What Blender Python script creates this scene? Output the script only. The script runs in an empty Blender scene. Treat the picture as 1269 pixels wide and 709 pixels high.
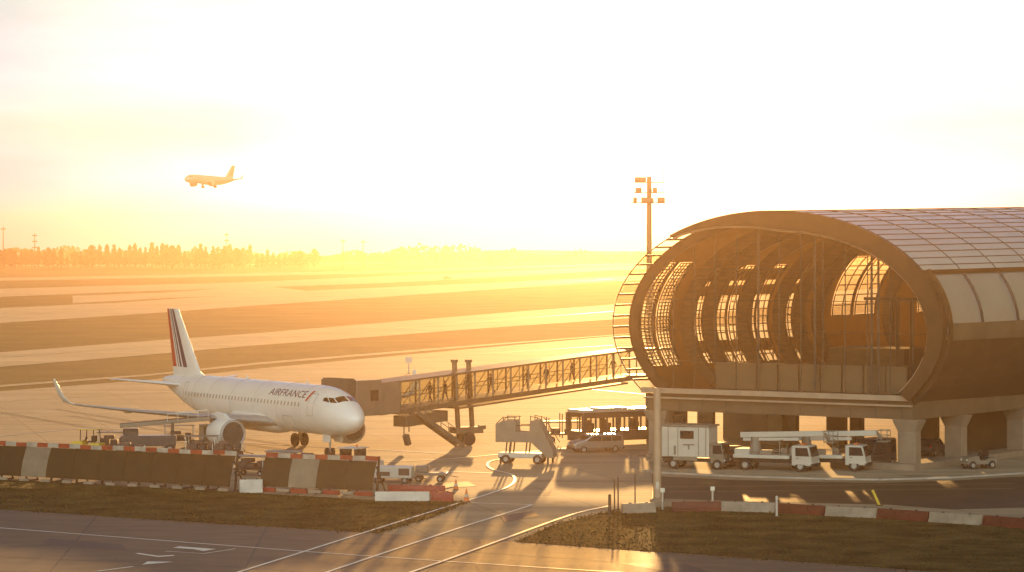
import bpy, bmesh, math, random
from mathutils import Vector, Matrix, Quaternion
random.seed(7)
R = math.radians
SC = bpy.context.scene
COL = SC.collection

# ------------------------------------------------------------ camera
F, HZ, CH = 3600.0, 308.0, 17.3          # focal length in photo pixels, horizon row, eye height
cam = bpy.data.cameras.new('Camera')
cam.sensor_width = 36.0
cam.lens = 36.0 * F / 1269.0
cam.shift_y = -(354.5 - HZ) / 1269.0
cam.clip_start, cam.clip_end = 0.5, 30000
camo = bpy.data.objects.new('Camera', cam)
camo.location = (0, 0, CH)
camo.rotation_euler = (R(90), 0, 0)
COL.objects.link(camo)
SC.camera = camo

# ------------------------------------------------------------ light, sky, exposure
SUN_AZ, SUN_EL = R(2.2), R(3.7)
tosun = Vector((math.sin(SUN_AZ) * math.cos(SUN_EL), math.cos(SUN_AZ) * math.cos(SUN_EL), math.sin(SUN_EL)))
sl = bpy.data.lights.new('Sun', 'SUN')
sl.energy = 5.0
sl.angle = R(0.5)
sl.color = (1.0, 0.54, 0.175)
so = bpy.data.objects.new('Sun', sl)
so.rotation_euler = (-tosun).to_track_quat('-Z', 'Y').to_euler()
so.location = (10, 200, 120)
COL.objects.link(so)

W = bpy.data.worlds.new('World')
SC.world = W
W.use_nodes = True
nt = W.node_tree
nt.nodes.clear()
wout = nt.nodes.new('ShaderNodeOutputWorld')
bg = nt.nodes.new('ShaderNodeBackground')
sky = nt.nodes.new('ShaderNodeTexSky')
sky.sky_type = 'NISHITA'
sky.sun_disc = False
sky.sun_elevation = SUN_EL
sky.sun_rotation = SUN_AZ
sky.air_density = 1.0
sky.dust_density = 2.0
sky.ozone_density = 1.0
tint = nt.nodes.new('ShaderNodeMix')
tint.data_type = 'RGBA'
tint.blend_type = 'MULTIPLY'
tint.inputs[0].default_value = 1.0
nt.links.new(sky.outputs[0], tint.inputs[6])
# white veil round the sun; sky behind the camera brightened as added fill light
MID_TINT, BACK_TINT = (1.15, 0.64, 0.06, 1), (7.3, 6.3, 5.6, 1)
FRONT_LOW, FRONT_TINT, FRONT_HIGH = (0.18, 0.36, 5.5, 1), (0.15, 0.285, 1.65, 1), (0.140, 0.345, 1.2, 1)
tcd = nt.nodes.new('ShaderNodeTexCoord')
sep = nt.nodes.new('ShaderNodeSeparateXYZ')
nt.links.new(tcd.outputs['Generated'], sep.inputs[0])
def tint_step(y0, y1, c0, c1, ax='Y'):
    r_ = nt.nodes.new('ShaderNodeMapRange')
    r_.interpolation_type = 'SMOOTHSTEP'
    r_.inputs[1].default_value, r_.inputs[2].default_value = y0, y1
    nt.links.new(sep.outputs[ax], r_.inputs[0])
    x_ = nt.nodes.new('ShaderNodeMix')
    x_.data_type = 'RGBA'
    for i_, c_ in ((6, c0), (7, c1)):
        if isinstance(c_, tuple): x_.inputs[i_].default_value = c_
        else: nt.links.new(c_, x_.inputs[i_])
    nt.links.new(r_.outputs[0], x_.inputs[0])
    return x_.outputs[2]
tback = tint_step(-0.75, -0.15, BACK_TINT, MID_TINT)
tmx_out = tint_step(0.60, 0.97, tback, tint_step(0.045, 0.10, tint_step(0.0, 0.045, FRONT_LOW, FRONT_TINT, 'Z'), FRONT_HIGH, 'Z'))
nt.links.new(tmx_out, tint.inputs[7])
# thin streaks of high cloud
tc = nt.nodes.new('ShaderNodeTexCoord')
mp = nt.nodes.new('ShaderNodeMapping')
mp.inputs['Scale'].default_value = (9.0, 2.0, 42.0)
mp.inputs['Rotation'].default_value = (0, R(7), 0)
nz = nt.nodes.new('ShaderNodeTexNoise')
nz.inputs['Scale'].default_value = 1.0
nz.inputs['Detail'].default_value = 6.0
rm = nt.nodes.new('ShaderNodeMapRange')
rm.inputs[1].default_value, rm.inputs[2].default_value = 0.35, 0.75
rm.inputs[3].default_value, rm.inputs[4].default_value = 0.88, 1.22
cm = nt.nodes.new('ShaderNodeMix')
cm.data_type = 'RGBA'
cm.blend_type = 'MULTIPLY'
cm.inputs[0].default_value = 1.0
nt.links.new(tc.outputs['Generated'], mp.inputs[0])
nt.links.new(mp.outputs[0], nz.inputs[0])
nt.links.new(nz.outputs[0], rm.inputs[0])
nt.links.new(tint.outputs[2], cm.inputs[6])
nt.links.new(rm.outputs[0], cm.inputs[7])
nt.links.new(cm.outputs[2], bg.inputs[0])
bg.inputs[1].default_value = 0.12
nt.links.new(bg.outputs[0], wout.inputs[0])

SC.view_settings.view_transform = 'Standard'
SC.view_settings.look = 'None'
SC.view_settings.exposure = 0.68
SC.view_settings.gamma = 1.0
SC.view_settings.use_curve_mapping = False
cy = SC.cycles
cy.use_denoising = True
cy.max_bounces = 6
cy.diffuse_bounces = 3
cy.glossy_bounces = 3
cy.transmission_bounces = 4
cy.transparent_max_bounces = 24
cy.volume_bounces = 0
cy.caustics_reflective = False
cy.caustics_refractive = False
cy.sample_clamp_indirect = 8.0

HAZE_DENSITY = 0.00024
HAZE_ANISO = 0.84
HAZE_COLOR = (0.235, 0.170, 0.125)


# ------------------------------------------------------------ placing helpers
def PX(px, d): return (px - 634.5) / F * d
def DY(py, z=0.0): return (CH - z) * F / (py - HZ)
def ZY(py, d): return CH - (py - HZ) * d / F
def G(px, py, z=0.0):
    d = DY(py, z)
    return Vector((PX(px, d), d, z))


# ------------------------------------------------------------ materials
def mat(name, col, rough=0.6, metal=0.0, var=0.15, scale=3.0, bump=0.0, bscale=20.0, spec=0.5, coords='Object', stretch=(1, 1, 1), detail=5.0, col2=None):
    m = bpy.data.materials.new(name)
    m.use_nodes = True
    t = m.node_tree
    p = t.nodes['Principled BSDF']
    p.inputs['Roughness'].default_value = rough
    p.inputs['Metallic'].default_value = metal
    p.inputs['Specular IOR Level'].default_value = spec
    tcn = t.nodes.new('ShaderNodeTexCoord')
    mpn = t.nodes.new('ShaderNodeMapping')
    mpn.inputs['Scale'].default_value = stretch
    t.links.new(tcn.outputs[coords], mpn.inputs[0])
    n = t.nodes.new('ShaderNodeTexNoise')
    n.inputs['Scale'].default_value = scale
    n.inputs['Detail'].default_value = detail
    t.links.new(mpn.outputs[0], n.inputs[0])
    r = t.nodes.new('ShaderNodeValToRGB')
    a = tuple(max(0, c * (1 - var)) for c in col)
    b = col2 or tuple(min(1, c * (1 + var)) for c in col)
    r.color_ramp.elements[0].position, r.color_ramp.elements[1].position = 0.3, 0.7
    r.color_ramp.elements[0].color = (*a, 1)
    r.color_ramp.elements[1].color = (*b, 1)
    t.links.new(n.outputs[0], r.inputs[0])
    t.links.new(r.outputs[0], p.inputs['Base Color'])
    if bump:
        n2 = t.nodes.new('ShaderNodeTexNoise')
        n2.inputs['Scale'].default_value = bscale
        n2.inputs['Detail'].default_value = 4.0
        t.links.new(mpn.outputs[0], n2.inputs[0])
        bp = t.nodes.new('ShaderNodeBump')
        bp.inputs['Strength'].default_value = 1.0
        bp.inputs['Distance'].default_value = bump
        t.links.new(n2.outputs[0], bp.inputs['Height'])
        t.links.new(bp.outputs[0], p.inputs['Normal'])
    return m


def concrete(name, col, rough, slab, streak):
    m = mat(name, col, rough, var=0.2, scale=0.05, bump=0.01, bscale=8, detail=10, spec=0.7)
    t = m.node_tree
    p = t.nodes['Principled BSDF']
    src = p.inputs['Base Color'].links[0].from_socket
    tcn = t.nodes.new('ShaderNodeTexCoord')
    mpn = t.nodes.new('ShaderNodeMapping')
    mpn.inputs['Rotation'].default_value = (0, 0, R(-14))
    t.links.new(tcn.outputs['Object'], mpn.inputs[0])
    bk = t.nodes.new('ShaderNodeTexBrick')
    bk.offset = 0.0
    bk.inputs['Color1'].default_value = (1, 1, 1, 1)
    bk.inputs['Color2'].default_value = (0.86, 0.86, 0.85, 1)
    bk.inputs['Mortar'].default_value = (0.5, 0.48, 0.45, 1)
    bk.inputs['Scale'].default_value = 1.0
    bk.inputs['Mortar Size'].default_value = 0.06
    bk.inputs['Brick Width'].default_value = slab
    bk.inputs['Row Height'].default_value = slab
    t.links.new(mpn.outputs[0], bk.inputs[0])
    m1 = t.nodes.new('ShaderNodeMix'); m1.data_type = 'RGBA'; m1.blend_type = 'MULTIPLY'; m1.inputs[0].default_value = 1.0
    t.links.new(src, m1.inputs[6]); t.links.new(bk.outputs[0], m1.inputs[7])
    # rubber and oil: long dark streaks along the traffic, and round spots
    mp2 = t.nodes.new('ShaderNodeMapping')
    mp2.inputs['Rotation'].default_value = (0, 0, R(-14))
    mp2.inputs['Scale'].default_value = (0.012, 0.35, 1)
    t.links.new(tcn.outputs['Object'], mp2.inputs[0])
    n1 = t.nodes.new('ShaderNodeTexNoise'); n1.inputs['Scale'].default_value = 1.0; n1.inputs['Detail'].default_value = 6
    t.links.new(mp2.outputs[0], n1.inputs[0])
    r1 = t.nodes.new('ShaderNodeMapRange'); r1.inputs[1].default_value, r1.inputs[2].default_value = 0.45, 0.7; r1.inputs[3].default_value, r1.inputs[4].default_value = 1.0, 1.0 - streak
    t.links.new(n1.outputs[0], r1.inputs[0])
    n2 = t.nodes.new('ShaderNodeTexNoise'); n2.inputs['Scale'].default_value = 0.22; n2.inputs['Detail'].default_value = 3
    t.links.new(tcn.outputs['Object'], n2.inputs[0])
    r2 = t.nodes.new('ShaderNodeMapRange'); r2.inputs[1].default_value, r2.inputs[2].default_value = 0.62, 0.72; r2.inputs[3].default_value, r2.inputs[4].default_value = 1.0, 1.0 - streak * 0.8
    t.links.new(n2.outputs[0], r2.inputs[0])
    mm = t.nodes.new('ShaderNodeMath'); mm.operation = 'MULTIPLY'
    t.links.new(r1.outputs[0], mm.inputs[0]); t.links.new(r2.outputs[0], mm.inputs[1])
    m2 = t.nodes.new('ShaderNodeMix'); m2.data_type = 'RGBA'; m2.blend_type = 'MULTIPLY'; m2.inputs[0].default_value = 1.0
    t.links.new(m1.outputs[2], m2.inputs[6]); t.links.new(mm.outputs[0], m2.inputs[7])
    t.links.new(m2.outputs[2], p.inputs['Base Color'])
    return m


def glassmat(name, tintc=(0.9, 0.92, 0.9), refl=0.12, rough=0.05):
    m = bpy.data.materials.new(name)
    m.use_nodes = True
    t = m.node_tree
    t.nodes.clear()
    o = t.nodes.new('ShaderNodeOutputMaterial')
    tr = t.nodes.new('ShaderNodeBsdfTransparent')
    gl = t.nodes.new('ShaderNodeBsdfGlossy')
    nzz = t.nodes.new('ShaderNodeTexNoise')
    nzz.inputs['Scale'].default_value = 1.5
    mr = t.nodes.new('ShaderNodeMapRange')
    mr.inputs[3].default_value, mr.inputs[4].default_value = rough, rough + 0.08
    t.links.new(nzz.outputs[0], mr.inputs[0])
    t.links.new(mr.outputs[0], gl.inputs['Roughness'])
    tr.inputs[0].default_value = (*tintc, 1)
    mx = t.nodes.new('ShaderNodeMixShader')
    mx.inputs[0].default_value = refl
    t.links.new(tr.outputs[0], mx.inputs[1])
    t.links.new(gl.outputs[0], mx.inputs[2])
    t.links.new(mx.outputs[0], o.inputs[0])
    return m


M = {}
M['grass'] = mat('dry_grass', (0.06, 0.05, 0.016), 0.95, var=0.35, scale=0.05, bump=0.12, bscale=2.5, spec=0.1, col2=(0.11, 0.09, 0.03), detail=10)
M['lawn'] = mat('island_grass', (0.055, 0.040, 0.008), 0.95, var=0.4, scale=0.35, bump=0.15, bscale=3.0, spec=0.1, col2=(0.12, 0.095, 0.035), detail=10)
M['concrete'] = concrete('apron_concrete', (0.38, 0.30, 0.205), 0.82, 7.5, 0.42)
M['taxi'] = concrete('taxiway_concrete', (0.40, 0.33, 0.23), 0.85, 15.0, 0.3)
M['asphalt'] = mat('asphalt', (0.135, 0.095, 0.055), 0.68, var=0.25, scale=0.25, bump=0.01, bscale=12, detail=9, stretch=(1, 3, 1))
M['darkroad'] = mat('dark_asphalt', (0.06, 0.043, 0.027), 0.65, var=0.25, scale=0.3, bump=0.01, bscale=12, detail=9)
M['kerb'] = mat('kerb_stone', (0.38, 0.34, 0.30), 0.7, var=0.2, scale=1.0, bump=0.01)
M['line'] = mat('white_road_paint', (0.78, 0.75, 0.68), 0.5, var=0.12, scale=1.5)
M['yline'] = mat('yellow_road_paint', (0.72, 0.55, 0.16), 0.5, var=0.12, scale=1.5)
M['plane'] = mat('white_aircraft_paint', (0.80, 0.80, 0.80), 0.28, var=0.05, scale=0.7)
M['planegrey'] = mat('grey_aircraft_paint', (0.36, 0.35, 0.34), 0.35, var=0.08, scale=1.0)
M['flypaint'] = mat('light_grey_aircraft_paint', (0.55, 0.54, 0.52), 0.35, var=0.06)
M['tyremark'] = mat('tyre_marked_concrete', (0.24, 0.185, 0.125), 0.8, var=0.25, scale=0.3, spec=0.6)
M['metal'] = mat('bare_metal', (0.62, 0.60, 0.58), 0.3, 0.9, var=0.1, scale=4)
M['darkmetal'] = mat('dark_metal', (0.06, 0.055, 0.05), 0.45, 0.3, var=0.25, scale=4)
M['fan'] = mat('fan_blades', (0.05, 0.05, 0.052), 0.4, 0.6, var=0.2, scale=5)
M['cockpit'] = mat('cockpit_glass', (0.012, 0.012, 0.014), 0.08, var=0.1)
M['cabinglass'] = mat('cabin_window_glass', (0.42, 0.42, 0.42), 0.15, var=0.1)
M['navy'] = mat('navy_paint', (0.012, 0.02, 0.10), 0.35, var=0.08)
M['red'] = mat('red_paint', (0.50, 0.03, 0.025), 0.4, var=0.1)
M['tyre'] = mat('tyre_rubber', (0.018, 0.017, 0.016), 0.85, var=0.2)
M['hub'] = mat('wheel_hub', (0.35, 0.34, 0.33), 0.4, 0.6, var=0.1)
M['roof'] = mat('roof_panel', (0.52, 0.56, 0.57), 0.34, 0.3, var=0.08, scale=0.35)
M['roofglass'] = mat('flank_glass', (0.33, 0.34, 0.35), 0.18, 0.25, var=0.06, scale=0.3)
M['wood'] = mat('interior_wood', (0.12, 0.058, 0.016), 0.6, var=0.25, scale=1.0, stretch=(1, 1, 6))
M['browncl'] = mat('brown_cladding', (0.075, 0.036, 0.012), 0.5, 0.2, var=0.15, scale=0.8)
M['darksteel'] = mat('dark_steel', (0.07, 0.055, 0.045), 0.5, 0.4, var=0.2, scale=2)
M['beam'] = mat('pale_steel_beam', (0.42, 0.31, 0.22), 0.5, var=0.1, scale=1.0)
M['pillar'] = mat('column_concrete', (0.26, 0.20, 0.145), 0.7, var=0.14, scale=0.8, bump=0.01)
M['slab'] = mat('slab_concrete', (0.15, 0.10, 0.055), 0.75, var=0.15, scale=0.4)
M['wallpanel'] = mat('pale_wall_panel', (0.20, 0.135, 0.075), 0.55, var=0.08, scale=0.6)
def translucent(name, col, thru, mix=0.5):
    m = mat(name, col, 0.7, var=0.2, scale=0.8)
    t = m.node_tree
    p = t.nodes['Principled BSDF']
    o = t.nodes['Material Output']
    tl = t.nodes.new('ShaderNodeBsdfTranslucent')
    tl.inputs[0].default_value = (*thru, 1)
    mx = t.nodes.new('ShaderNodeMixShader')
    mx.inputs[0].default_value = mix
    t.links.new(p.outputs[0], mx.inputs[1])
    t.links.new(tl.outputs[0], mx.inputs[2])
    t.links.new(mx.outputs[0], o.inputs[0])
    return m
M['frit'] = translucent('fritted_glass_wall', (0.10, 0.046, 0.010), (0.20, 0.095, 0.014), 0.33)
M['glass'] = glassmat('clear_glass', (0.86, 0.86, 0.82), 0.08)
M['frontglass'] = glassmat('end_glazing', (0.90, 0.89, 0.86), 0.05)
M['bridgeglass'] = glassmat('bridge_glass', (0.78, 0.74, 0.60), 0.08)
M['bridge'] = mat('bridge_steel', (0.15, 0.115, 0.075), 0.5, 0.3, var=0.15, scale=1.0)
M['bridgecab'] = mat('bridge_cab_panel', (0.20, 0.15, 0.11), 0.55, var=0.12, scale=1.2)
M['corrug'] = mat('bridge_canopy', (0.09, 0.075, 0.06), 0.7, var=0.2, scale=2, stretch=(1, 1, 8))
M['truckwhite'] = mat('white_vehicle_paint', (0.50, 0.47, 0.42), 0.32, var=0.08, scale=1.2)
M['truckgrey'] = mat('grey_vehicle_paint', (0.19, 0.165, 0.13), 0.45, var=0.12, scale=1.2)
M['silver'] = mat('silver_car_paint', (0.32, 0.31, 0.30), 0.25, 0.6, var=0.05)
M['darkpaint'] = mat('dark_vehicle_paint', (0.05, 0.05, 0.055), 0.3, var=0.15)
M['winglass'] = mat('vehicle_window', (0.02, 0.02, 0.022), 0.08, var=0.1)
M['chassis'] = mat('chassis_black', (0.03, 0.028, 0.026), 0.6, var=0.2)
M['lamp'] = mat('lamp_glass', (0.7, 0.68, 0.6), 0.15, var=0.05)
M['redlamp'] = mat('red_lamp_glass', (0.45, 0.02, 0.02), 0.2, var=0.05)
M['orange'] = mat('orange_plastic', (0.70, 0.16, 0.03), 0.45, var=0.1)
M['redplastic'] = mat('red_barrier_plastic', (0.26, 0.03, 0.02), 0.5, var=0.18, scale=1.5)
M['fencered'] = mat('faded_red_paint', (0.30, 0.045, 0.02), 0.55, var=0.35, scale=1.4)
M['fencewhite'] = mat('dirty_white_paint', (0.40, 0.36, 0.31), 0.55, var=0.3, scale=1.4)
M['shadedred'] = mat('shaded_red_plastic', (0.10, 0.017, 0.008), 0.6, var=0.3, scale=1.2)  # darker copy of the red barrier plastic, pier shade put into the colour
M['shadedwhite'] = mat('shaded_white_plastic', (0.28, 0.235, 0.185), 0.6, var=0.22, scale=1.2)  # white barrier plastic again, darkened in its colour to stand for shade
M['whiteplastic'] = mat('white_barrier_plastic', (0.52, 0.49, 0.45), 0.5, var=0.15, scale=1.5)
M['fence'] = mat('blast_fence_steel', (0.04, 0.027, 0.009), 0.55, 0.3, var=0.18, scale=0.9)
M['fencepale'] = mat('galvanised_sheet', (0.24, 0.20, 0.15), 0.5, 0.3, var=0.15, scale=1.2)
M['galv'] = mat('galvanised_steel', (0.50, 0.48, 0.45), 0.45, 0.5, var=0.1, scale=3)
M['bark'] = mat('bark', (0.07, 0.05, 0.035), 0.9, var=0.3)
M['leaf'] = mat('tree_foliage', (0.05, 0.055, 0.02), 0.8, var=0.4, scale=0.4, spec=0.2)
M['skin'] = mat('skin', (0.38, 0.22, 0.15), 0.6, var=0.08)
M['coat'] = mat('dark_coat', (0.035, 0.032, 0.035), 0.8, var=0.2)
M['coat2'] = mat('brown_jacket', (0.10, 0.06, 0.035), 0.8, var=0.2)
M['jeans'] = mat('dark_trousers', (0.03, 0.035, 0.05), 0.8, var=0.2)
M['hair'] = mat('dark_hair', (0.02, 0.014, 0.01), 0.7, var=0.2)
M['lug'] = mat('luggage', (0.08, 0.05, 0.04), 0.6, var=0.4, scale=1.5)
M['yellow'] = mat('yellow_paint', (0.65, 0.45, 0.05), 0.45, var=0.1)
M['black'] = mat('black_rubber', (0.02, 0.02, 0.02), 0.6, var=0.2)
M['belt'] = mat('conveyor_belt', (0.04, 0.038, 0.035), 0.5, var=0.2)


# ------------------------------------------------------------ mesh builder
class MB:
    def __init__(s):
        s.v, s.f, s.m = [], [], []
        s.T = Matrix.Identity(4)

    def add(s, vs, fs, m=0):
        o = len(s.v)
        s.v += [tuple(s.T @ Vector(p)) for p in vs]
        s.f += [tuple(o + i for i in f) for f in fs]
        s.m += [m] * len(fs)
        return s

    def box(s, c, d, m=0, rz=0.0, ry=0.0, rx=0.0):
        x, y, z = d[0] / 2, d[1] / 2, d[2] / 2
        vs = [Vector(p) for p in ((-x, -y, -z), (x, -y, -z), (x, y, -z), (-x, y, -z), (-x, -y, z), (x, -y, z), (x, y, z), (-x, y, z))]
        if rz or ry or rx:
            r = Matrix.Rotation(rz, 3, 'Z') @ Matrix.Rotation(ry, 3, 'Y') @ Matrix.Rotation(rx, 3, 'X')
            vs = [r @ p for p in vs]
        c = Vector(c)
        return s.add([p + c for p in vs], [(0, 3, 2, 1), (4, 5, 6, 7), (0, 1, 5, 4), (1, 2, 6, 5), (2, 3, 7, 6), (3, 0, 4, 7)], m)

    def bar(s, a, b, w, h=None, m=0):
        a, b = Vector(a), Vector(b)
        h = h or w
        d = (b - a)
        if d.length < 1e-6: return s
        d.normalize()
        up = Vector((0, 0, 1)) if abs(d.z) < 0.95 else Vector((1, 0, 0))
        x = d.cross(up).normalized() * (w / 2)
        y = x.cross(d).normalized() * (h / 2)
        vs = [a - x - y, a + x - y, a + x + y, a - x + y, b - x - y, b + x - y, b + x + y, b - x + y]
        return s.add(vs, [(0, 1, 2, 3), (7, 6, 5, 4), (0, 4, 5, 1), (1, 5, 6, 2), (2, 6, 7, 3), (3, 7, 4, 0)], m)

    def tube(s, pts, r, n=8, m=0, cap=True):
        pts = [Vector(p) for p in pts]
        rs = r if isinstance(r, (list, tuple)) else [r] * len(pts)
        vs, fs = [], []
        for i, p in enumerate(pts):
            d = (pts[min(i + 1, len(pts) - 1)] - pts[max(i - 1, 0)]).normalized()
            up = Vector((0, 0, 1)) if abs(d.z) < 0.95 else Vector((1, 0, 0))
            x = d.cross(up).normalized()
            y = x.cross(d).normalized()
            for k in range(n):
                a = 2 * math.pi * k / n
                vs.append(p + (x * math.cos(a) + y * math.sin(a)) * rs[i])
        for i in range(len(pts) - 1):
            for k in range(n):
                fs.append((i * n + k, i * n + (k + 1) % n, (i + 1) * n + (k + 1) % n, (i + 1) * n + k))
        if cap:
            fs.append(tuple(range(n - 1, -1, -1)))
            fs.append(tuple(range((len(pts) - 1) * n, len(pts) * n)))
        return s.add(vs, fs, m)

    def lathe(s, prof, o=(0, 0, 0), axis='Z', n=20, m=0):
        # prof: list of (t along the axis, radius)
        vs, fs = [], []
        o = Vector(o)
        for t, r in prof:
            for k in range(n):
                a = 2 * math.pi * k / n
                c, q = r * math.cos(a), r * math.sin(a)
                p = {'Z': (c, q, t), 'X': (t, c, q), 'Y': (q, t, c)}[axis]
                vs.append(o + Vector(p))
        L = len(prof)
        for i in range(L - 1):
            for k in range(n):
                fs.append((i * n + k, i * n + (k + 1) % n, (i + 1) * n + (k + 1) % n, (i + 1) * n + k))
        if prof[0][1] > 1e-4: fs.append(tuple(range(n - 1, -1, -1)))
        if prof[-1][1] > 1e-4: fs.append(tuple(range((L - 1) * n, L * n)))
        return s.add(vs, fs, m)

    def prism(s, poly, y0, y1, m=0):
        # poly in (x,z), extruded along y
        n = len(poly)
        vs = [(x, y0, z) for x, z in poly] + [(x, y1, z) for x, z in poly]
        fs = [tuple(range(n)), tuple(range(2 * n - 1, n - 1, -1))]
        fs += [(i, i + n, (i + 1) % n + n, (i + 1) % n) for i in range(n)]
        return s.add(vs, fs, m)

    def grid(s, fn, us, vs_, m=0, skip=None):
        idx = {}
        vs, fs = [], []
        for i, u in enumerate(us):
            for j, v in enumerate(vs_):
                idx[i, j] = len(vs)
                vs.append(fn(u, v))
        for i in range(len(us) - 1):
            for j in range(len(vs_) - 1):
                if skip and skip((us[i] + us[i + 1]) / 2, (vs_[j] + vs_[j + 1]) / 2): continue
                fs.append((idx[i, j], idx[i + 1, j], idx[i + 1, j + 1], idx[i, j + 1]))
        return s.add(vs, fs, m)

    def build(s, name, mats, parent=None, smooth=False, bevel=0.0, solid=0.0, loc=None, fixn=True, seg=2, solidmat=0):
        if not isinstance(mats, (list, tuple)): mats = [mats]
        me = bpy.data.meshes.new(name)
        me.from_pydata(s.v, [], s.f)
        for mm in mats: me.materials.append(mm)
        for p, mi in zip(me.polygons, s.m):
            p.material_index = mi
        bm = bmesh.new()
        bm.from_mesh(me)
        bmesh.ops.remove_doubles(bm, verts=bm.verts, dist=1e-5)
        if fixn: bmesh.ops.recalc_face_normals(bm, faces=bm.faces)
        if smooth and not solid:
            for f in bm.faces: f.smooth = True
            for e in bm.edges:
                if len(e.link_faces) == 2 and e.calc_face_angle(0) > R(40): e.smooth = False
        bm.to_mesh(me)
        bm.free()
        o = bpy.data.objects.new(name, me)
        COL.objects.link(o)
        if parent: o.parent = parent
        if loc is not None: o.location = loc
        if solid:
            md = o.modifiers.new('solid', 'SOLIDIFY')
            md.thickness = abs(solid)
            md.offset = -1 if solid > 0 else 1
            md.material_offset = solidmat
        if bevel:
            md = o.modifiers.new('bevel', 'BEVEL')
            md.width = bevel
            md.segments = seg
            md.limit_method = 'ANGLE'
            md.angle_limit = R(35)
        return o


def tag(o, label, cat, group=None, kind=None):
    if label: o['label'] = label
    if cat: o['category'] = cat
    if group: o['group'] = group
    if kind: o['kind'] = kind
    return o


def thing(name, label, cat, loc=(0, 0, 0), rz=0.0, group=None):
    o = bpy.data.objects.new(name, None)
    o.empty_display_size = 0.5
    COL.objects.link(o)
    o.location = loc
    o.rotation_euler = (0, 0, rz)
    return tag(o, label, cat, group)


def copy_tree(o, label=None, loc=None, rz=None):
    def cp(a, par):
        c = a.copy()
        COL.objects.link(c)
        c.parent = par
        for ch in a.children: cp(ch, c)
        return c
    c = cp(o, None)
    if label: c['label'] = label
    if loc is not None: c.location = loc
    if rz is not None: c.rotation_euler = (0, 0, rz)
    return c


def structure(o):
    o['kind'] = 'structure'
    return o


def sheet(name, pts, z, m, step=None):
    b = MB()
    b.add([(p[0], p[1], z) for p in pts], [tuple(range(len(pts)))])
    o = b.build(name, m, fixn=False)
    for p in o.data.polygons:
        if p.normal.z < 0: p.flip()
    return structure(o)


def pix(pts): return [G(x, y) for x, y in pts]


def strip(pts, w, z, b, m=0):
    # flat line along a ground polyline
    pts = [Vector((p[0], p[1], 0)) for p in pts]
    L, Rr = [], []
    for i, p in enumerate(pts):
        d = (pts[min(i + 1, len(pts) - 1)] - pts[max(i - 1, 0)]).normalized()
        n = Vector((-d.y, d.x, 0)) * (w / 2)
        L.append((p.x + n.x, p.y + n.y, z))
        Rr.append((p.x - n.x, p.y - n.y, z))
    n = len(pts)
    b.add(L + Rr, [(i, i + n, i + n + 1, i + 1) for i in range(n - 1)], m)


# ============================================================ GROUND
b = MB()
b.grid(lambda u, v: (u, v, 0), [-2400, -1000, -400, 400, 1000, 2400], [-300, 100, 300, 700, 1500, 3000, 4380])
ground = structure(b.build('grass_field', M['grass']))


b = MB()
rh = random.Random(11)
b.grid(lambda u, v: (u, 3700 + v * 300, 0.0 if v == 0 else (8.0 + 2.5 * math.sin(u * .004) + 1.5 * math.sin(u * .013 + 2)) * v), [-2300 + 4600 * k / 90 for k in range(91)], [0, .3, .6, 1.0, 1.6])
structure(b.build('low_hills', M['grass'], smooth=True))


def band(name, top, bot, m=None, z=0.03):
    def ext(p):
        if p[0][0] > 0: return p
        k = lambda a, c, x: (x, a[1] + (c[1] - a[1]) / (c[0] - a[0]) * (x - a[0]))
        return [k(p[0], p[2], -650)] + p + [k(p[-2], p[-1], 1500)]
    return sheet(name, pix(ext(top)) + pix(ext(bot)[::-1]), z, m or M['taxi'])


# apron, from the edge of the far grass to the road in front
sheet('apron', pix([(-60, 490), (0, 485), (185, 471), (320, 457), (470, 443), (600, 431), (760, 417), (1000, 396), (1500, 372)]) +
      [Vector((120, 120, 0)), Vector((-120, 120, 0))], 0.02, M['concrete'])
band('taxiway_near', [(-60, 442), (0, 437), (160, 424.5), (320, 413), (470, 400.5), (620, 388), (760, 377.5), (1100, 357)],
     [(-60, 459), (0, 455), (160, 442), (320, 428), (470, 417), (600, 407), (760, 396), (1100, 372)])
band('taxiway_edge', [(-60, 482), (0, 477.5), (185, 464), (320, 449.5), (600, 427), (760, 415), (1000, 394)],
     [(-60, 484.5), (0, 480), (185, 466), (320, 452), (600, 429), (760, 416), (1000, 395)])
band('taxiway_middle', [(-60, 386), (0, 382), (150, 375), (300, 365), (390, 360), (620, 350), (760, 342.5), (1100, 330)],
     [(-60, 405), (0, 400.5), (150, 391), (300, 380), (390, 374), (620, 358), (760, 349), (1100, 334)])
band('taxiway_far', [(-60, 361), (0, 358), (150, 354), (300, 350), (460, 343), (620, 336.5), (760, 330), (1100, 322)],
     [(-60, 370), (0, 368), (150, 362), (300, 357), (460, 351.5), (620, 343.5), (760, 335), (1100, 325)])
band('taxiway_exit', [(90, 366.5), (200, 363), (300, 356), (340, 356)], [(90, 376), (200, 370), (300, 365.5), (385, 361)], z=0.025)
band('runway', [(-60, 346), (0, 344.5), (200, 341), (450, 336), (760, 326.5), (1100, 320)],
     [(-60, 350), (0, 348), (200, 344.5), (450, 339), (760, 329), (1100, 321.6)])
band('runway_far', [(-60, 327.4), (300, 326.3), (760, 320.6), (1100, 317)], [(-60, 330), (300, 328.7), (760, 322.6), (1100, 318.4)])
band('perimeter_road', [(-60, 321), (300, 320.6), (760, 317), (1100, 315)], [(-60, 322.4), (300, 322), (760, 318.2), (1100, 315.8)])

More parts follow.
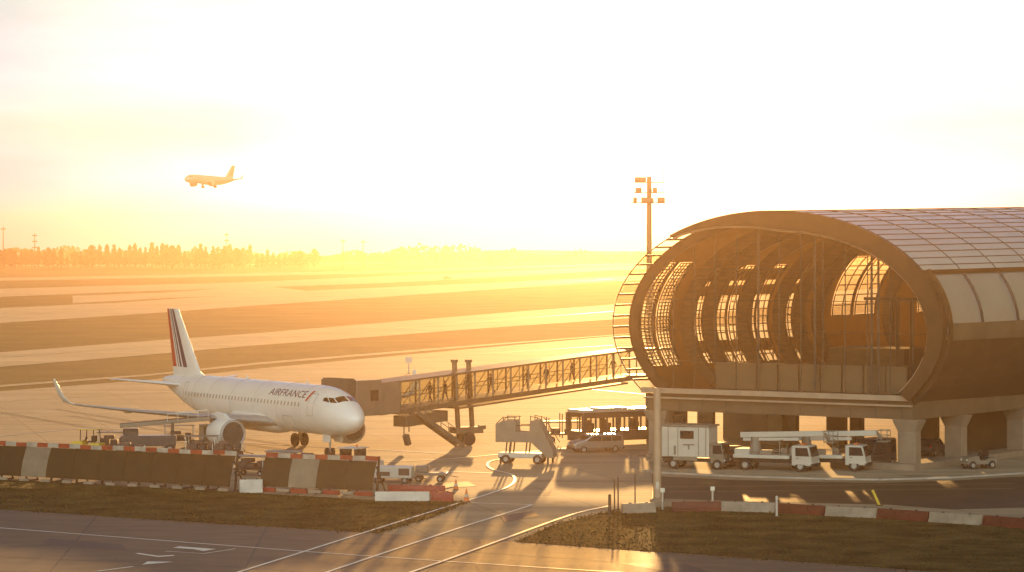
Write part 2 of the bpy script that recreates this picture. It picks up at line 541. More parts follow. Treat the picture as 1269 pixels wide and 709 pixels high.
# service road in front, and its branch below the pier
sheet('service_road', [Vector((-90, 215, 0)), G(-20, 628), G(0, 632), G(135, 641), G(270, 650), G(470, 661.5), G(640, 672), G(1150, 709), G(1300, 721),
                       Vector((60, 100, 0)), Vector((-90, 100, 0))], 0.03, M['asphalt'])
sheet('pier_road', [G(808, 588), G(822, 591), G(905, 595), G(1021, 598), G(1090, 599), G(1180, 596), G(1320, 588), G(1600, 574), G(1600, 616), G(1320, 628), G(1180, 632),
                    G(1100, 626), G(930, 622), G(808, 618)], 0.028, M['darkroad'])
sheet('grass_island', pix([(-200, 582.5), (-40, 592), (0, 594), (292, 611), (470, 621), (560, 623)]) + pix([(575, 624), (540, 640), (470, 661.4), (270, 650), (0, 632), (-40, 629.5), (-200, 618.5)]), 0.05, M['lawn'])
sheet('grass_verge', pix([(640, 672), (690, 650), (740, 638), (772, 634), (830, 630), (894, 631), (1023, 638), (1150, 645), (1300, 655), (1480, 667), (1480, 733), (1300, 720), (1150, 709)]), 0.05, M['lawn'])
# pavement step of the parking bay under the pier
kb = MB()
kpts = [G(*p) for p in ((800, 584.5), (822, 587), (905, 591), (1021, 594.5), (1090, 595.5), (1180, 593), (1320, 584))]
for a, c in zip(kpts, kpts[1:]):
    kb.bar(a + Vector((0, 0, .05)), c + Vector((0, 0, .05)), 0.35, 0.18)
structure(kb.build('kerb', M['kerb']))

# rubber left by tyres turning in to the stand
tk = MB()
fw_ = Vector((math.cos(R(58.2)), -math.sin(R(58.2)), 0)); pt_ = Vector((-fw_.y, fw_.x, 0))
ng_ = Vector((-12.455, 236.87, 0)) - fw_ * 5.07
for off in (-3.9, -3.3, -.3, .3, 3.3, 3.9):
    back = 12.6 if abs(off) > 1 else 0
    q = [ng_ - fw_ * (back + 1.2 * k * (1 + .25 * k)) + pt_ * (off + .012 * (k * 1.6) ** 2) for k in range(0, 14)]
    strip(q, .32, .034, tk)
for a_, c_ in (((820, 604), (1260, 600)), ((830, 610), (1260, 606))):
    p_, q_ = G(*a_), G(*c_)
    strip([p_.lerp(q_, k / 6) + Vector((.5 * math.sin(k), 0, 0)) for k in range(7)], .3, .036, tk)
structure(tk.build('tyre_marks', M['tyremark']))

# painted markings
ml = MB()
def pl(pts, w=0.28, m=0, z=0.045): strip(pix(pts), w, z, ml, m)
def smooth_px(pts, n=6):
    out = []
    for i in range(len(pts) - 1):
        p0, p1, p2, p3 = pts[max(i - 1, 0)], pts[i], pts[i + 1], pts[min(i + 2, len(pts) - 1)]
        for k in range(n):
            t = k / n
            out.append(tuple(0.5 * (2 * p1[j] + (p2[j] - p0[j]) * t + (2 * p0[j] - 5 * p1[j] + 4 * p2[j] - p3[j]) * t * t + (3 * p1[j] - p0[j] - 3 * p2[j] + p3[j]) * t ** 3) for j in (0, 1)))
    return out + [pts[-1]]
pl([(-30, 653), (0, 655), (135, 665.5), (270, 676), (400, 686), (545, 696), (700, 706), (900, 718)], 0.22)
pl(smooth_px([(290, 712), (360, 690), (480, 652), (560, 627), (612, 611), (633, 602), (638, 594), (632, 588), (612, 583), (604, 577), (612, 571), (650, 566)]), 0.22, z=0.06)
pl([(400, 712), (480, 685), (570, 655), (660, 626.5)], 0.22, z=0.06)
pl([(660, 626.5), (583, 624)], 0.25, z=0.06)
pl(smooth_px([(505, 712), (570, 689), (630, 667), (690, 645), (722, 635), (756, 628)]), 0.22, z=0.07)
pl([(495, 582), (560, 585), (612, 587)], 0.3)
pl([(0, 541), (40, 537), (118, 530), (158, 533)], 0.25, 0)
pl([(0, 498), (200, 487), (420, 470)], 0.3, 1)
pl([(250, 545), (330, 551), (470, 558), (560, 563)], 0.35, 0)
pl([(480, 573), (560, 569), (700, 556), (800, 551)], 0.3, 0)
pl([(590, 470), (700, 480), (800, 489)], 0.4, 0)
pl([(500, 445), (640, 436), (760, 428)], 0.5, 1)
pl([(-40, 446), (320, 420), (760, 386)], 0.9, 1, 0.06)
pl([(-40, 395), (300, 372), (760, 346)], 1.2, 1, 0.07)
# give-way arrows on the road at the left
def poly_mark(pts, m=0): ml.add([tuple(G(x, y)[:2]) + (0.055,) for x, y in pts], [tuple(range(len(pts)))], m)
poly_mark([(214, 680), (222, 678.3), (268, 681.5), (252, 684.2), (240, 681.8)])
poly_mark([(167, 687.2), (196, 691.5), (217, 690), (214, 689), (196, 690), (172, 686.5)])
poly_mark([(176, 701), (183, 697), (215, 697.5), (200, 699)])
pl([(205, 684), (252, 687), (292, 681)], 0.16)
pl([(120, 709), (165, 703)], 0.2)
rp = MB()
for q in ([(60, 668), (150, 675), (158, 684), (52, 676)], [(330, 694), (420, 700), (430, 712), (310, 706)], [(900, 716), (820, 708), (760, 698), (850, 700)], [(620, 640), (660, 634), (668, 640), (625, 648)], [(540, 600), (580, 597), (590, 603), (545, 606)]):
    rp.add([tuple(G(x, y)[:2]) + (.036,) for x, y in q], [(0, 1, 2, 3)])
for q in ([(-20, 644), (200, 659), (480, 677), (760, 697)], [(120, 640), (60, 712)], [(330, 655), (300, 712)], [(560, 668), (600, 712)], [(-20, 690), (220, 700), (420, 712)]):
    strip(pix(q), .14, .038, rp)
structure(rp.build('road_repairs', M['darkroad']))
structure(ml.build('road_markings', [M['line'], M['yline']]))

# ============================================================ HAZE
b = MB()
b.box((0, 2050, 34.0), (5000, 4740, 70.0))
hz = b.build('haze', [])
hm = bpy.data.materials.new('haze_air')
hm.use_nodes = True
t = hm.node_tree
t.nodes.clear()
o_ = t.nodes.new('ShaderNodeOutputMaterial')
pv = t.nodes.new('ShaderNodeVolumePrincipled')
pv.inputs['Color'].default_value = (*HAZE_COLOR, 1)
pv.inputs['Density'].default_value = HAZE_DENSITY
pv.inputs['Anisotropy'].default_value = HAZE_ANISO
t.links.new(pv.outputs[0], o_.inputs['Volume'])
hz.data.materials.append(hm)
tag(hz, 'warm golden evening haze over the airfield', 'haze', kind='stuff')

# ============================================================ TERMINAL PIER
AX = Vector((0.574, 0.819, 0))           # along the pier, away from the end
RT = Vector((0.819, -0.574, 0))          # across it, to the near side
D0 = 233.0
C0 = Vector((PX(958, D0), D0, 0))
WW, ZC, RZ = 15.3, 11.0, 9.3
LEN = 95.0


def tube_pt(th, s, k=0.0):
    """point on the shell: th degrees (0 near flank, 90 crown, 180 far flank), k metres inward"""
    a = R(th)
    rz = RZ + 0.018 * max(s, 0)
    return C0 + AX * s + RT * ((WW - k) * math.cos(a)) + Vector((0, 0, ZC + (rz - k) * math.sin(a)))


def loc_pt(lat, s, z): return C0 + AX * s + RT * lat + Vector((0, 0, z))


pier = thing('terminal_building', 'glazed barrel shaped airport pier raised on concrete columns with open arched end', 'building', C0)
PO = -C0
def pb(mb, name, m, **kw): return mb.build(name, m, pier, loc=PO, **kw)

BAY = 6.5
nb = int(LEN / BAY)
ths = [28.6 + (118 - 28.6) * i / 26 for i in range(27)]
ss = [0.0] + [BAY * i for i in range(1, nb + 1)]
b = MB(); b.grid(lambda s, th: tube_pt(th, s), ss, ths)
pb(b, 'roof', [M['roof'], M['wood']], solid=0.35, smooth=True, solidmat=1)
# seams on the roof: ribs across, purlins along
for i, s in enumerate(ss):
    b = MB(); b.tube([tube_pt(t_, s, -0.01) for t_ in ths], 0.05, 6)
    pb(b, 'roof_rib', M['darksteel'])
for j, th in enumerate([28.6, 32.5, 36.5, 40.5, 44.5, 48.5, 52.5, 56.5, 60.5, 65, 70, 75, 80, 86, 93, 101, 109]):
    b = MB(); b.bar(tube_pt(th, 0, -0.02), tube_pt(th, LEN, -0.02), 0.05 if j else 0.4, 0.07 if j else 0.34)
    pb(b, 'purlin' if j else 'gutter', M['browncl'])
# near flank: tall glass panes between ribs, brown cladding below
for i in range(nb):
    b = MB(); b.grid(lambda s, th: tube_pt(th, s, 0.05), [ss[i] + (0.55 if i == 0 else 0.08), ss[i + 1] - 0.08], [3.0 + 25.6 * k / 6 for k in range(7)])
    pb(b, 'glass_panel', M['roofglass'], smooth=True)
    b = MB(); b.tube([tube_pt(-30 + 58.6 * k / 14, ss[i + 1], -0.04) for k in range(15)], 0.11, 6)
    pb(b, 'flank_rib', M['darksteel'])
b = MB(); b.grid(lambda s, th: tube_pt(th, s, 0.03), ss, [-5.0, -2.0, 1.0, 3.0])
pb(b, 'sill_band', M['slab'], solid=0.3, smooth=True)
b = MB(); b.grid(lambda s, th: tube_pt(th, s, 0.15), ss, [-36.5 + 31.5 * k / 8 for k in range(9)])
pb(b, 'lower_cladding', M['browncl'], solid=0.3, smooth=True)
for k, th in enumerate((-10, -17, -24)):
    b = MB(); b.bar(tube_pt(th, 0.5, 0.05), tube_pt(th, LEN, 0.05), 0.10, 0.16)
    pb(b, 'cladding_rail', M['darksteel'])
b = MB(); b.grid(lambda s, th: tube_pt(th, s, -0.02), [0.0, 0.5], [-36.5 + 65.0 * k / 18 for k in range(19)])
pb(b, 'end_band', M['browncl'], solid=0.4, smooth=True)
# end ring: broad on the crown and near side, tapering out on the far side
def ring_in(th):
    w = 1.5
    if th > 88: w = max(0.22, 1.5 - (th - 88) / 36 * 1.28)
    if th < 10: w = 1.5 - (10 - th) / 46 * 0.5
    return w
rth = [-36.5 + (128 + 36.5) * k / 48 for k in range(49)]
b = MB(); b.grid(lambda q, th: tube_pt(th, -0.05, q * ring_in(th) - 0.05), [0, 1], rth)
pb(b, 'end_ring', M['browncl'], solid=0.5, smooth=True)
b = MB(); b.tube([tube_pt(th, -0.12, ring_in(th)) for th in rth], 0.17, 6)
pb(b, 'ring_trim', M['beam'], smooth=True)
for th in [-30 + 9.2 * k for k in range(15)]:
    b = MB(); b.bar(tube_pt(th, -.07, .02), tube_pt(th, -.07, ring_in(th) - .05), 0.05, 0.03)
    pb(b, 'panel_joint', M['darksteel'])
for k in range(1, 24):
    s_ = k * 2.17
    b = MB(); b.tube([tube_pt(-36 + 31 * q / 8, s_, .13) for q in range(9)], 0.028, 4)
    pb(b, 'panel_joint', M['darksteel'])
for x in [-11.4 + 2.28 * k for k in range(11)]:
    b = MB(); b.bar(loc_pt(x, .34, 3.97), loc_pt(x, .34, 4.92), .04, .03)
    pb(b, 'panel_joint', M['darksteel'])
# far side skirt: purlins with glass, open to the sunset behind
for th in [103 + 5.6 * k for k in range(21)]:
    b = MB(); b.bar(tube_pt(th, 0, 0.0), tube_pt(th, 2.9, 0.0), 0.2, 0.16)
    pb(b, 'skirt_bar', M['darksteel'])
b = MB(); b.grid(lambda s, th: tube_pt(th, s, 0.12), [0.05, 1.4, 2.75], [112 + 104 * k / 26 for k in range(27)])
pb(b, 'skirt_glass', M['glass'], smooth=True)
b = MB(); b.tube([tube_pt(112 + 105 * k / 40, 0, 0.0) for k in range(41)], 0.05, 6)
pb(b, 'skirt_edge', M['darksteel'])
b = MB(); b.grid(lambda q, th: tube_pt(th, 2.9 + (0.0), q), [-0.05, 0.85], [110 + 107 * k / 40 for k in range(41)])
pb(b, 'far_arch', M['browncl'], solid=0.4, smooth=True)
# far flank wall with windows between the arches
WINS = [(3.4, 5.9, 'l'), (6.6, 8.6, 'l'), (12.9, 14.0, 'w'), (16.0, 18.0, 'w'), (18.5, 19.9, 'w'), (21.8, 23.1, 'w'), (23.6, 25.4, 'w'), (28.2, 29.8, 'w'), (37.5, 41.2, 'h'), (41.9, 46.0, 'h'), (55, 60, 'h'), (70, 75, 'h')]
def is_hole(s, th):
    for a, c, k in WINS:
        if a < s < c:
            if k == 'l': return 147 < th < 203
            if k == 'w': return 167 < th < 191 or 197 < th < 203 or 150 < th < 152 or 159 < th < 161.5
            if k == 'h': return 146 < th < 180
    return False
sb = sorted(set([2.9, LEN] + [w[0] for w in WINS] + [w[1] for w in WINS]))
tb = [118, 125, 132, 140, 146, 147, 150, 152, 156, 159, 161.5, 167, 172, 176, 180, 184, 188, 191, 197, 203, 210, 217]
b = MB(); b.grid(lambda s, th: tube_pt(th, s), sb, tb, skip=is_hole)
pb(b, 'far_wall', M['frit'], smooth=True)
for a, c, k in WINS:
    b = MB()
    t0, t1 = {'l': (147, 203), 'w': (150, 203), 'h': (146, 180)}[k]
    nn = {'l': 30, 'w': 13, 'h': 6}[k]
    for q in range(nn + 1):
        th = t0 + (t1 - t0) * q / nn
        b.bar(tube_pt(th, a, .15), tube_pt(th, c, .15), 0.10, 0.10)
    for f_ in ((0, .25, .5, .75, 1) if k == 'l' else (0, .5, 1)):
        b.tube([tube_pt(t0 + (t1 - t0) * q / 12, a + (c - a) * f_, .15) for q in range(13)], 0.06, 4)
    w_ = pb(b, 'window', M['darksteel'])
    b = MB(); b.grid(lambda s, th: tube_pt(th, s, .28) - C0, [a, c], [t0 + (t1 - t0) * q / 8 for q in range(9)])
    g_ = b.build('pane', M['glass'], w_, smooth=True)
    g_.location = C0
# deep inner arches
for s in (10.6, 14.3, 20.1, 26.4, 30.2, 33.5, 47.5, 62, 80):
    b = MB(); b.grid(lambda q, th: tube_pt(th, s, 0.36 + q), [0, 1.1], [30 + 186 * k / 44 for k in range(45)])
    pb(b, 'inner_arch', M['wood'], solid=0.55, smooth=True)
# floor slab, front beam, fascia
LW = WW * 0.805
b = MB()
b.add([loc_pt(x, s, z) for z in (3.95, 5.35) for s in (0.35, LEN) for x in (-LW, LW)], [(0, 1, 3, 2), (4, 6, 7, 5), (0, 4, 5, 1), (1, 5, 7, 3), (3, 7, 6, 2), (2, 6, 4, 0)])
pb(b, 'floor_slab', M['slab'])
b = MB()
b.bar(loc_pt(-LW - .1, 0.05, 5.62), loc_pt(LW + .05, 0.05, 5.62), 0.5, 0.42)
b.bar(loc_pt(-LW, 0.15, 5.02), loc_pt(LW, 0.15, 5.02), 0.3, 0.14)
pb(b, 'floor_beam', M['beam'])
# pale panels behind the glazing and the end glazing itself
for k in range(9):
    x0 = -6.2 + k * 1.95
    b = MB(); b.add([loc_pt(x, s, z) for z in (5.86, 8.0) for s in (1.5, 1.7) for x in (x0, x0 + 1.78)], [(0, 1, 3, 2), (4, 6, 7, 5), (0, 4, 5, 1), (1, 5, 7, 3), (3, 7, 6, 2), (2, 6, 4, 0)])
    pb(b, 'wall_panel', M['wallpanel'])
b = MB()
gx = [-13.9 + 27.8 * k / 20 for k in range(21)]
def zt(x): return ZC + (RZ - 1.3) * math.sqrt(max(0, 1 - (x / (WW - 1.3)) ** 2))
def zb(x): return max(5.83, ZC - (RZ - 1.3) * math.sqrt(max(0, 1 - (x / (WW - 1.3)) ** 2)))
vs = [loc_pt(x, 0.95, zb(x)) for x in gx] + [loc_pt(x, 0.95, zt(x)) for x in gx]
b.add(vs, [(i, i + 1, i + 22, i + 21) for i in range(20)])
pb(b, 'end_glazing', M['frontglass'])
for x in (-2.0, 3.2, 8.3, 8.9):
    b = MB(); b.bar(loc_pt(x, 1.1, 5.83), loc_pt(x, 1.1, zt(x)), 0.10, 0.18)
    pb(b, 'mullion', M['darksteel'])
for x in [-12.0 + 2.0 * k for k in range(13)]:
    if zt(x) - zb(x) > 1:
        b = MB(); b.bar(loc_pt(x, 1.0, zb(x)), loc_pt(x, 1.0, zt(x)), 0.05, 0.08)
        pb(b, 'mullion', M['darksteel'])
for z in (8.1, 10.6, 13.1, 15.6):
    q = (WW - 1.4) * math.sqrt(max(0, 1 - ((z - ZC) / (RZ - 1.4)) ** 2))
    b = MB(); b.bar(loc_pt(-q, 1.02, z), loc_pt(q, 1.02, z), 0.06, 0.05)
    pb(b, 'transom', M['darksteel'])
b = MB(); b.bar(loc_pt(4.0, 8.0, 13.2), loc_pt(12.6, 8.0, 13.2), 0.3, 0.25); b.bar(loc_pt(7.0, 8.0, 5.4), loc_pt(7.0, 8.0, 13.2), 0.3, 0.3); b.bar(loc_pt(8.2, 8.0, 5.4), loc_pt(8.2, 8.0, 13.2), 0.2, 0.2)
pb(b, 'gallery_frame', M['browncl'])
# gallery floor and back wall deep inside
b = MB(); b.add([loc_pt(x, s, 5.37) for s in (1.0, LEN) for x in (-LW, LW)], [(0, 1, 3, 2)])
pb(b, 'hall_floor', M['wood'])
b = MB(); b.add([loc_pt(LW * 1.2 * math.cos(R(a)), LEN - .5, ZC + RZ * math.sin(R(a))) for a in range(-35, 216, 10)], [tuple(range(26))])
pb(b, 'back_wall', M['wood'])
b = MB()
for s in (12, 30, 50):
    b.add([loc_pt(x, s_, z) for z in (5.4, 9.0) for s_ in (s, s + 5) for x in (-1.5, 5.5)], [(0, 1, 3, 2), (4, 6, 7, 5), (0, 4, 5, 1), (1, 5, 7, 3), (3, 7, 6, 2), (2, 6, 4, 0)])
pb(b, 'kiosk', M['wood'])
# columns
def column(lat, s, w=1.55, d=1.0):
    b = MB()
    b.T = Matrix.Translation(loc_pt(lat, s, 0)) @ Matrix.Rotation(math.atan2(RT.y, RT.x), 4, 'Z')
    for z0, z1, f0, f1 in ((0, .25, 1.25, 1.25), (.25, 3.0, 1, 1), (3.0, 3.94, 1, 1.5)):
        x0, x1, y0, y1 = w / 2 * f0, w / 2 * f1, d / 2 * f0, d / 2 * f1
        b.add([(-x0, -y0, z0), (x0, -y0, z0), (x0, y0, z0), (-x0, y0, z0), (-x1, -y1, z1), (x1, -y1, z1), (x1, y1, z1), (-x1, y1, z1)],
              [(0, 3, 2, 1), (4, 5, 6, 7), (0, 1, 5, 4), (1, 2, 6, 5), (2, 3, 7, 6), (3, 0, 4, 7)])
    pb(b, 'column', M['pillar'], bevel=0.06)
for s in (0.9, 9.0, 20.5, 32, 44): column(LW - 0.6, s)
for s in (0.9, 20.5): column(-LW + 1.0, s)
# service rooms below the slab
def room(p0, p1, s, h=3.93, th=0.5):
    def lat(px):
        # lateral position at distance s that shows at photo column px
        q = (px - 634.5) / F
        base = C0 + AX * s
        return (q * base.y - base.x) / (RT.x - q * RT.y)
    a, c = lat(p0), lat(p1)
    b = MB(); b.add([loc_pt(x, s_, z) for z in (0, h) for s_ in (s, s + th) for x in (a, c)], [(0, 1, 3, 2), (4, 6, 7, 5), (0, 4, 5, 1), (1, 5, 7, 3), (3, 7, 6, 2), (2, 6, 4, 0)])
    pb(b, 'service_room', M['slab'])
for p0, p1, s in ((800, 846, 24), (864, 883, 24), (896, 987, 24), (1024, 1047, 24), (1053, 1068, 24), (1119, 1161, 24), (1172, 1330, 24)):
    room(p0, p1, s)
b = MB()
cpts = [loc_pt(5.5, -0.6, 0), loc_pt(LW + 0.6, -0.6, 0), loc_pt(LW + 0.6, 26, 0), loc_pt(LW - 1.8, 26, 0), loc_pt(LW - 1.8, 1.0, 0), loc_pt(5.5, 1.0, 0)]
b.add([p + Vector((0, 0, .02)) for p in cpts] + [p + Vector((0, 0, .55)) for p in cpts], [tuple(range(6)), tuple(range(11, 5, -1))] + [(i, i + 6, (i + 1) % 6 + 6, (i + 1) % 6) for i in range(6)])
pb(b, 'plinth', M['pillar'], bevel=0.05)

# ============================================================ AIRLINER
FUS = [(0.0, 3.28, .03, .03), (.12, 3.28, .36, .38), (.4, 3.29, .68, .70), (.9, 3.33, 1.02, 1.05), (1.6, 3.40, 1.34, 1.36), (2.4, 3.52, 1.60, 1.60), (3.3, 3.66, 1.84, 1.78),
       (4.4, 3.77, 1.99, 1.91), (5.6, 3.82, 2.06, 1.965), (7.0, 3.83, 2.07, 1.975), (12, 3.83, 2.07, 1.975), (18, 3.83, 2.07, 1.975), (23.5, 3.83, 2.07, 1.975),
       (26, 3.90, 2.0, 1.90), (28.5, 4.10, 1.78, 1.68), (31, 4.40, 1.45, 1.35), (33.5, 4.72, 1.04, .95), (35.5, 4.98, .68, .6), (36.9, 5.12, .38, .33), (37.5, 5.18, .2, .18)]
def fsec(s):
    for a, c in zip(FUS, FUS[1:]):
        if a[0] <= s <= c[0]:
            t_ = (s - a[0]) / (c[0] - a[0])
            return [a[k] + (c[k] - a[k]) * t_ for k in (1, 2, 3)]
    return list(FUS[-1][1:])
def fpt(s, th, off=0.0, side=-1):
    """fuselage surface: s metres from the nose, th degrees from the crown; side -1 = starboard"""
    zc, rz, ry = fsec(s)
    return (-s, side * (ry + off) * math.sin(R(th)), zc + (rz + off) * math.cos(R(th)))
def fth(s, z):
    zc, rz, ry = fsec(s)
    return math.degrees(math.acos(max(-1, min(1, (z - zc) / rz))))
FOIL_C = [0, .015, .06, .15, .3, .5, .7, .88, 1]
FOIL_T = [0, .28, .56, .85, 1, .9, .62, .28, .03]
def foil_pt(sec, c, up):
    s, y, z, ch, tcx, vert = sec
    import bisect
    for i in range(8):
        if FOIL_C[i] <= c <= FOIL_C[i + 1]:
            tt = FOIL_T[i] + (FOIL_T[i + 1] - FOIL_T[i]) * (c - FOIL_C[i]) / (FOIL_C[i + 1] - FOIL_C[i])
            break
    h = tt * tcx * ch / 2 * up
    cant = R(vert)
    return Vector((-(s + c * ch), y - h * math.sin(cant), z + h * math.cos(cant)))
def loft(secs, mb):
    vs, fs = [], []
    pr = [(c, 1) for c in FOIL_C] + [(c, -1) for c in FOIL_C[-1:0:-1]]
    n = len(pr)
    for sec in secs:
        vs += [foil_pt(sec, c, u) for c, u in pr]
    for i in range(len(secs) - 1):
        for k in range(n):
            fs.append((i * n + k, i * n + (k + 1) % n, (i + 1) * n + (k + 1) % n, (i + 1) * n + k))
    fs.append(tuple(range(n))); fs.append(tuple(range(len(secs) * n - 1, (len(secs) - 1) * n - 1, -1)))
    mb.add(vs, fs)
def lerp_sec(a, c, t_): return tuple(x + (y - x) * t_ for x, y in zip(a, c))


def text_on_fuselage(word, s_left, s_right, zlo, side, parent, name, m):
    cu = bpy.data.curves.new('t', 'FONT')
    cu.body = word
    cu.size = 1.0
    cu.resolution_u = 3
    ob = bpy.data.objects.new('t', cu)
    COL.objects.link(ob)
    dg = bpy.context.evaluated_depsgraph_get()
    me = bpy.data.meshes.new_from_object(ob.evaluated_get(dg))
    bpy.data.objects.remove(ob)
    xs = [v.co.x for v in me.vertices]; ys = [v.co.y for v in me.vertices]
    x0, x1, y0 = min(xs), max(xs), min(ys)
    k = (s_left - s_right) / (x1 - x0)
    bm = bmesh.new(); bm.from_mesh(me)
    hh = max(ys) - y0
    for q in range(1, 6):
        bmesh.ops.bisect_plane(bm, geom=bm.verts[:] + bm.edges[:] + bm.faces[:], plane_co=(0, y0 + hh * q / 6, 0), plane_no=(0, 1, 0))
    for v in bm.verts:
        s = s_left - (v.co.x - x0) * k
        z = zlo + (v.co.y - y0) * k * 0.62
        v.co = fpt(s, fth(s, z), 0.012, side)
    bm.to_mesh(me); bm.free()
    me.materials.clear(); me.materials.append(m)
    o = bpy.data.objects.new(name, me)
    COL.objects.link(o)
    o.parent = parent
    return o


def airliner(root, livery=True, body=None, spin=0):
    P = body or M['plane']
    b = MB()
    N = 36
    vs, fs = [], []
    ssx = [f[0] for f in FUS]
    for s in ssx:
        for k in range(N): vs.append(fpt(s, 360 * k / N, 0))
    for i in range(len(ssx) - 1):
        for k in range(N): fs.append((i * N + k, i * N + (k + 1) % N, (i + 1) * N + (k + 1) % N, (i + 1) * N + k))
    fs.append(tuple(range(N))); fs.append(tuple(range(len(ssx) * N - 1, (len(ssx) - 1) * N - 1, -1)))
    b.add(vs, fs)
    fus = b.build('fuselage', P, root, smooth=True)
    md = fus.modifiers.new('sub', 'SUBSURF'); md.levels = 1; md.render_levels = 1
    # cockpit panes
    def quad(c4, side, n=4):
        mb = MB()
        def fn(u, v):
            a, b_, c_, d_ = c4
            s = (a[0] * (1 - u) + b_[0] * u) * (1 - v) + (d_[0] * (1 - u) + c_[0] * u) * v
            th = (a[1] * (1 - u) + b_[1] * u) * (1 - v) + (d_[1] * (1 - u) + c_[1] * u) * v
            return fpt(s, th, 0.015, side)
        mb.grid(fn, [i / n for i in range(n + 1)], [i / n for i in range(n + 1)])
        return mb
    for side in (-1, 1):
        for c4 in (((1.62, 4), (1.95, 37), (2.62, 31), (2.42, 3)), ((2.02, 40), (2.62, 50), (3.15, 41), (2.72, 33)), ((2.72, 51), (3.45, 56), (3.62, 47), (3.25, 42))):
            quad(c4, side).build('cockpit_window', M['cockpit'], fus, smooth=True)
    for s_ in (6.6, 11.0, 15.4, 19.8, 24.2, 28.0, 32.0):
        mb = MB(); mb.tube([fpt(s_, 360 * k / 32, .001) for k in range(33)], .013, 4, cap=False); mb.build('panel_seam', M['planegrey'], fus)
    # cabin windows on the side that faces the camera; one mesh shared by all
    side = -1 if livery else 1
    wm = None
    for k in range(36):
        s = 7.0 + 0.62 * k
        if livery and 15.6 < s < 17.6 and k % 2: pass
        if wm is None:
            mb = MB()
            mb.grid(lambda u, v: (u, fpt(8, fth(8, 4.3 + v), 0.012, side)[1], 4.3 + v), [-.115, 0, .115], [-.17, -.06, .06, .17])
            ow = mb.build('cabin_window', M['cabinglass'], fus, smooth=True, bevel=0)
            wm = ow.data
        else:
            ow = bpy.data.objects.new('cabin_window', wm); COL.objects.link(ow); ow.parent = fus
        ow.location = (-s, 0, 0)
    # doors: thin dark outlines
    for s0, s1, z0, z1, sd in ((4.55, 5.4, 3.45, 5.25, -1), (4.55, 5.4, 3.45, 5.25, 1), (29.4, 30.2, 3.75, 5.25, -1), (8.2, 10.0, 2.25, 3.25, -1)):
        mb = MB()
        e = [(s0, z0), (s1, z0), (s1, z1), (s0, z1), (s0, z0)]
        for (a, za), (c, zc_) in zip(e, e[1:]):
            ptsd = [fpt(a + (c - a) * q / 5, fth(a + (c - a) * q / 5, za + (zc_ - za) * q / 5), 0.005, sd) for q in range(6)]
            mb.tube(ptsd, 0.022, 4)
        mb.build('cabin_door' if z0 > 3 else 'cargo_door', M['planegrey'], fus)
    mb = MB()
    for (ra, rb) in (((11.2, 2.9, .3, .5), (12.4, 2.72, 1.0, 1.65)), ((12.4, 2.72, 1.0, 1.65), (14, 2.68, 1.2, 2.12)), ((14, 2.68, 1.2, 2.12), (19, 2.68, 1.2, 2.12)), ((19, 2.68, 1.2, 2.12), (20.6, 2.75, .95, 1.6)), ((20.6, 2.75, .95, 1.6), (22.2, 2.9, .3, .5))):
        n = 24
        vs = [(-q[0], q[3] * math.cos(2 * math.pi * k / n), q[1] + q[2] * math.sin(2 * math.pi * k / n)) for q in (ra, rb) for k in range(n)]
        mb.add(vs, [(k, (k + 1) % n, n + (k + 1) % n, n + k) for k in range(n)])
    mb.build('belly_fairing', P, root, smooth=True)
    for sd in (-1, 1):
        # wing sections: s, y, z, chord, thickness, cant
        W_ = [(11.6, 1.2 * sd, 2.55, 7.3, .14, 0), (12.6, 2.6 * sd, 2.68, 6.3, .13, 0), (14.4, 6.4 * sd, 3.0, 4.25, .12, 0), (17.0, 11.5 * sd, 3.5, 2.9, .11, 0), (19.1, 15.8 * sd, 4.02, 1.75, .10, 0), (19.6, 16.5 * sd, 4.15, 1.6, .10, 12 * sd)]
        mb = MB(); loft(W_, mb)
        wg = mb.build('wing', M['planegrey'] if livery else P, root, smooth=True)
        mb = MB(); loft([(19.6, 16.5 * sd, 4.15, 1.6, .10, 12 * sd), (19.85, 16.85 * sd, 4.28, 1.45, .1, 35 * sd), (20.2, 17.2 * sd, 4.75, 1.25, .09, 65 * sd), (20.75, 17.42 * sd, 5.5, .95, .08, 76 * sd), (21.35, 17.58 * sd, 6.25, .55, .08, 80 * sd)], mb)
        mb.build('winglet', P, wg, smooth=True)
        mb = MB()
        for y, s_, l_ in ((4.6, 16.5, 3.0), (8.2, 17.2, 3.0), (11.8, 18.3, 2.4)):
            z_ = 2.62 + .095 * y - .12
            mb.tube([(-s_, y * sd, z_), (-s_ - .5, y * sd, z_ - .12), (-s_ - l_ * .6, y * sd, z_ - .2), (-s_ - l_, y * sd, z_ - .05)], [.05, .2, .19, .04], 8)
        mb.build('flap_fairing', P, wg, smooth=True)
        # engine: nacelle lathed along x, open intake
        ex, ey, ez = -11.35, 5.75 * sd, 1.72
        mb = MB()
        prof = [(-1.15, .86), (-.6, .88), (-.2, .93), (-.04, 1.0), (.0, 1.05), (-.06, 1.12), (-.3, 1.2), (-.9, 1.27), (-1.8, 1.26), (-2.6, 1.16), (-3.3, .98), (-3.32, .9), (-2.6, .95)]
        n = 32
        vs = [(ex + t_, ey + r_ * math.cos(2 * math.pi * k / n), ez + r_ * math.sin(2 * math.pi * k / n)) for t_, r_ in prof for k in range(n)]
        mb.add(vs, [(i * n + k, i * n + (k + 1) % n, (i + 1) * n + (k + 1) % n, (i + 1) * n + k) for i in range(len(prof) - 1) for k in range(n)])
        en = mb.build('engine', P, root, smooth=True, fixn=True)
        mb = MB()
        lp = [(-.2, .945), (-.05, .985), (.015, 1.05), (-.06, 1.135), (-.2, 1.185)]
        vs = [(ex + t_, ey + r_ * math.cos(2 * math.pi * k / n), ez + r_ * math.sin(2 * math.pi * k / n)) for t_, r_ in lp for k in range(n)]
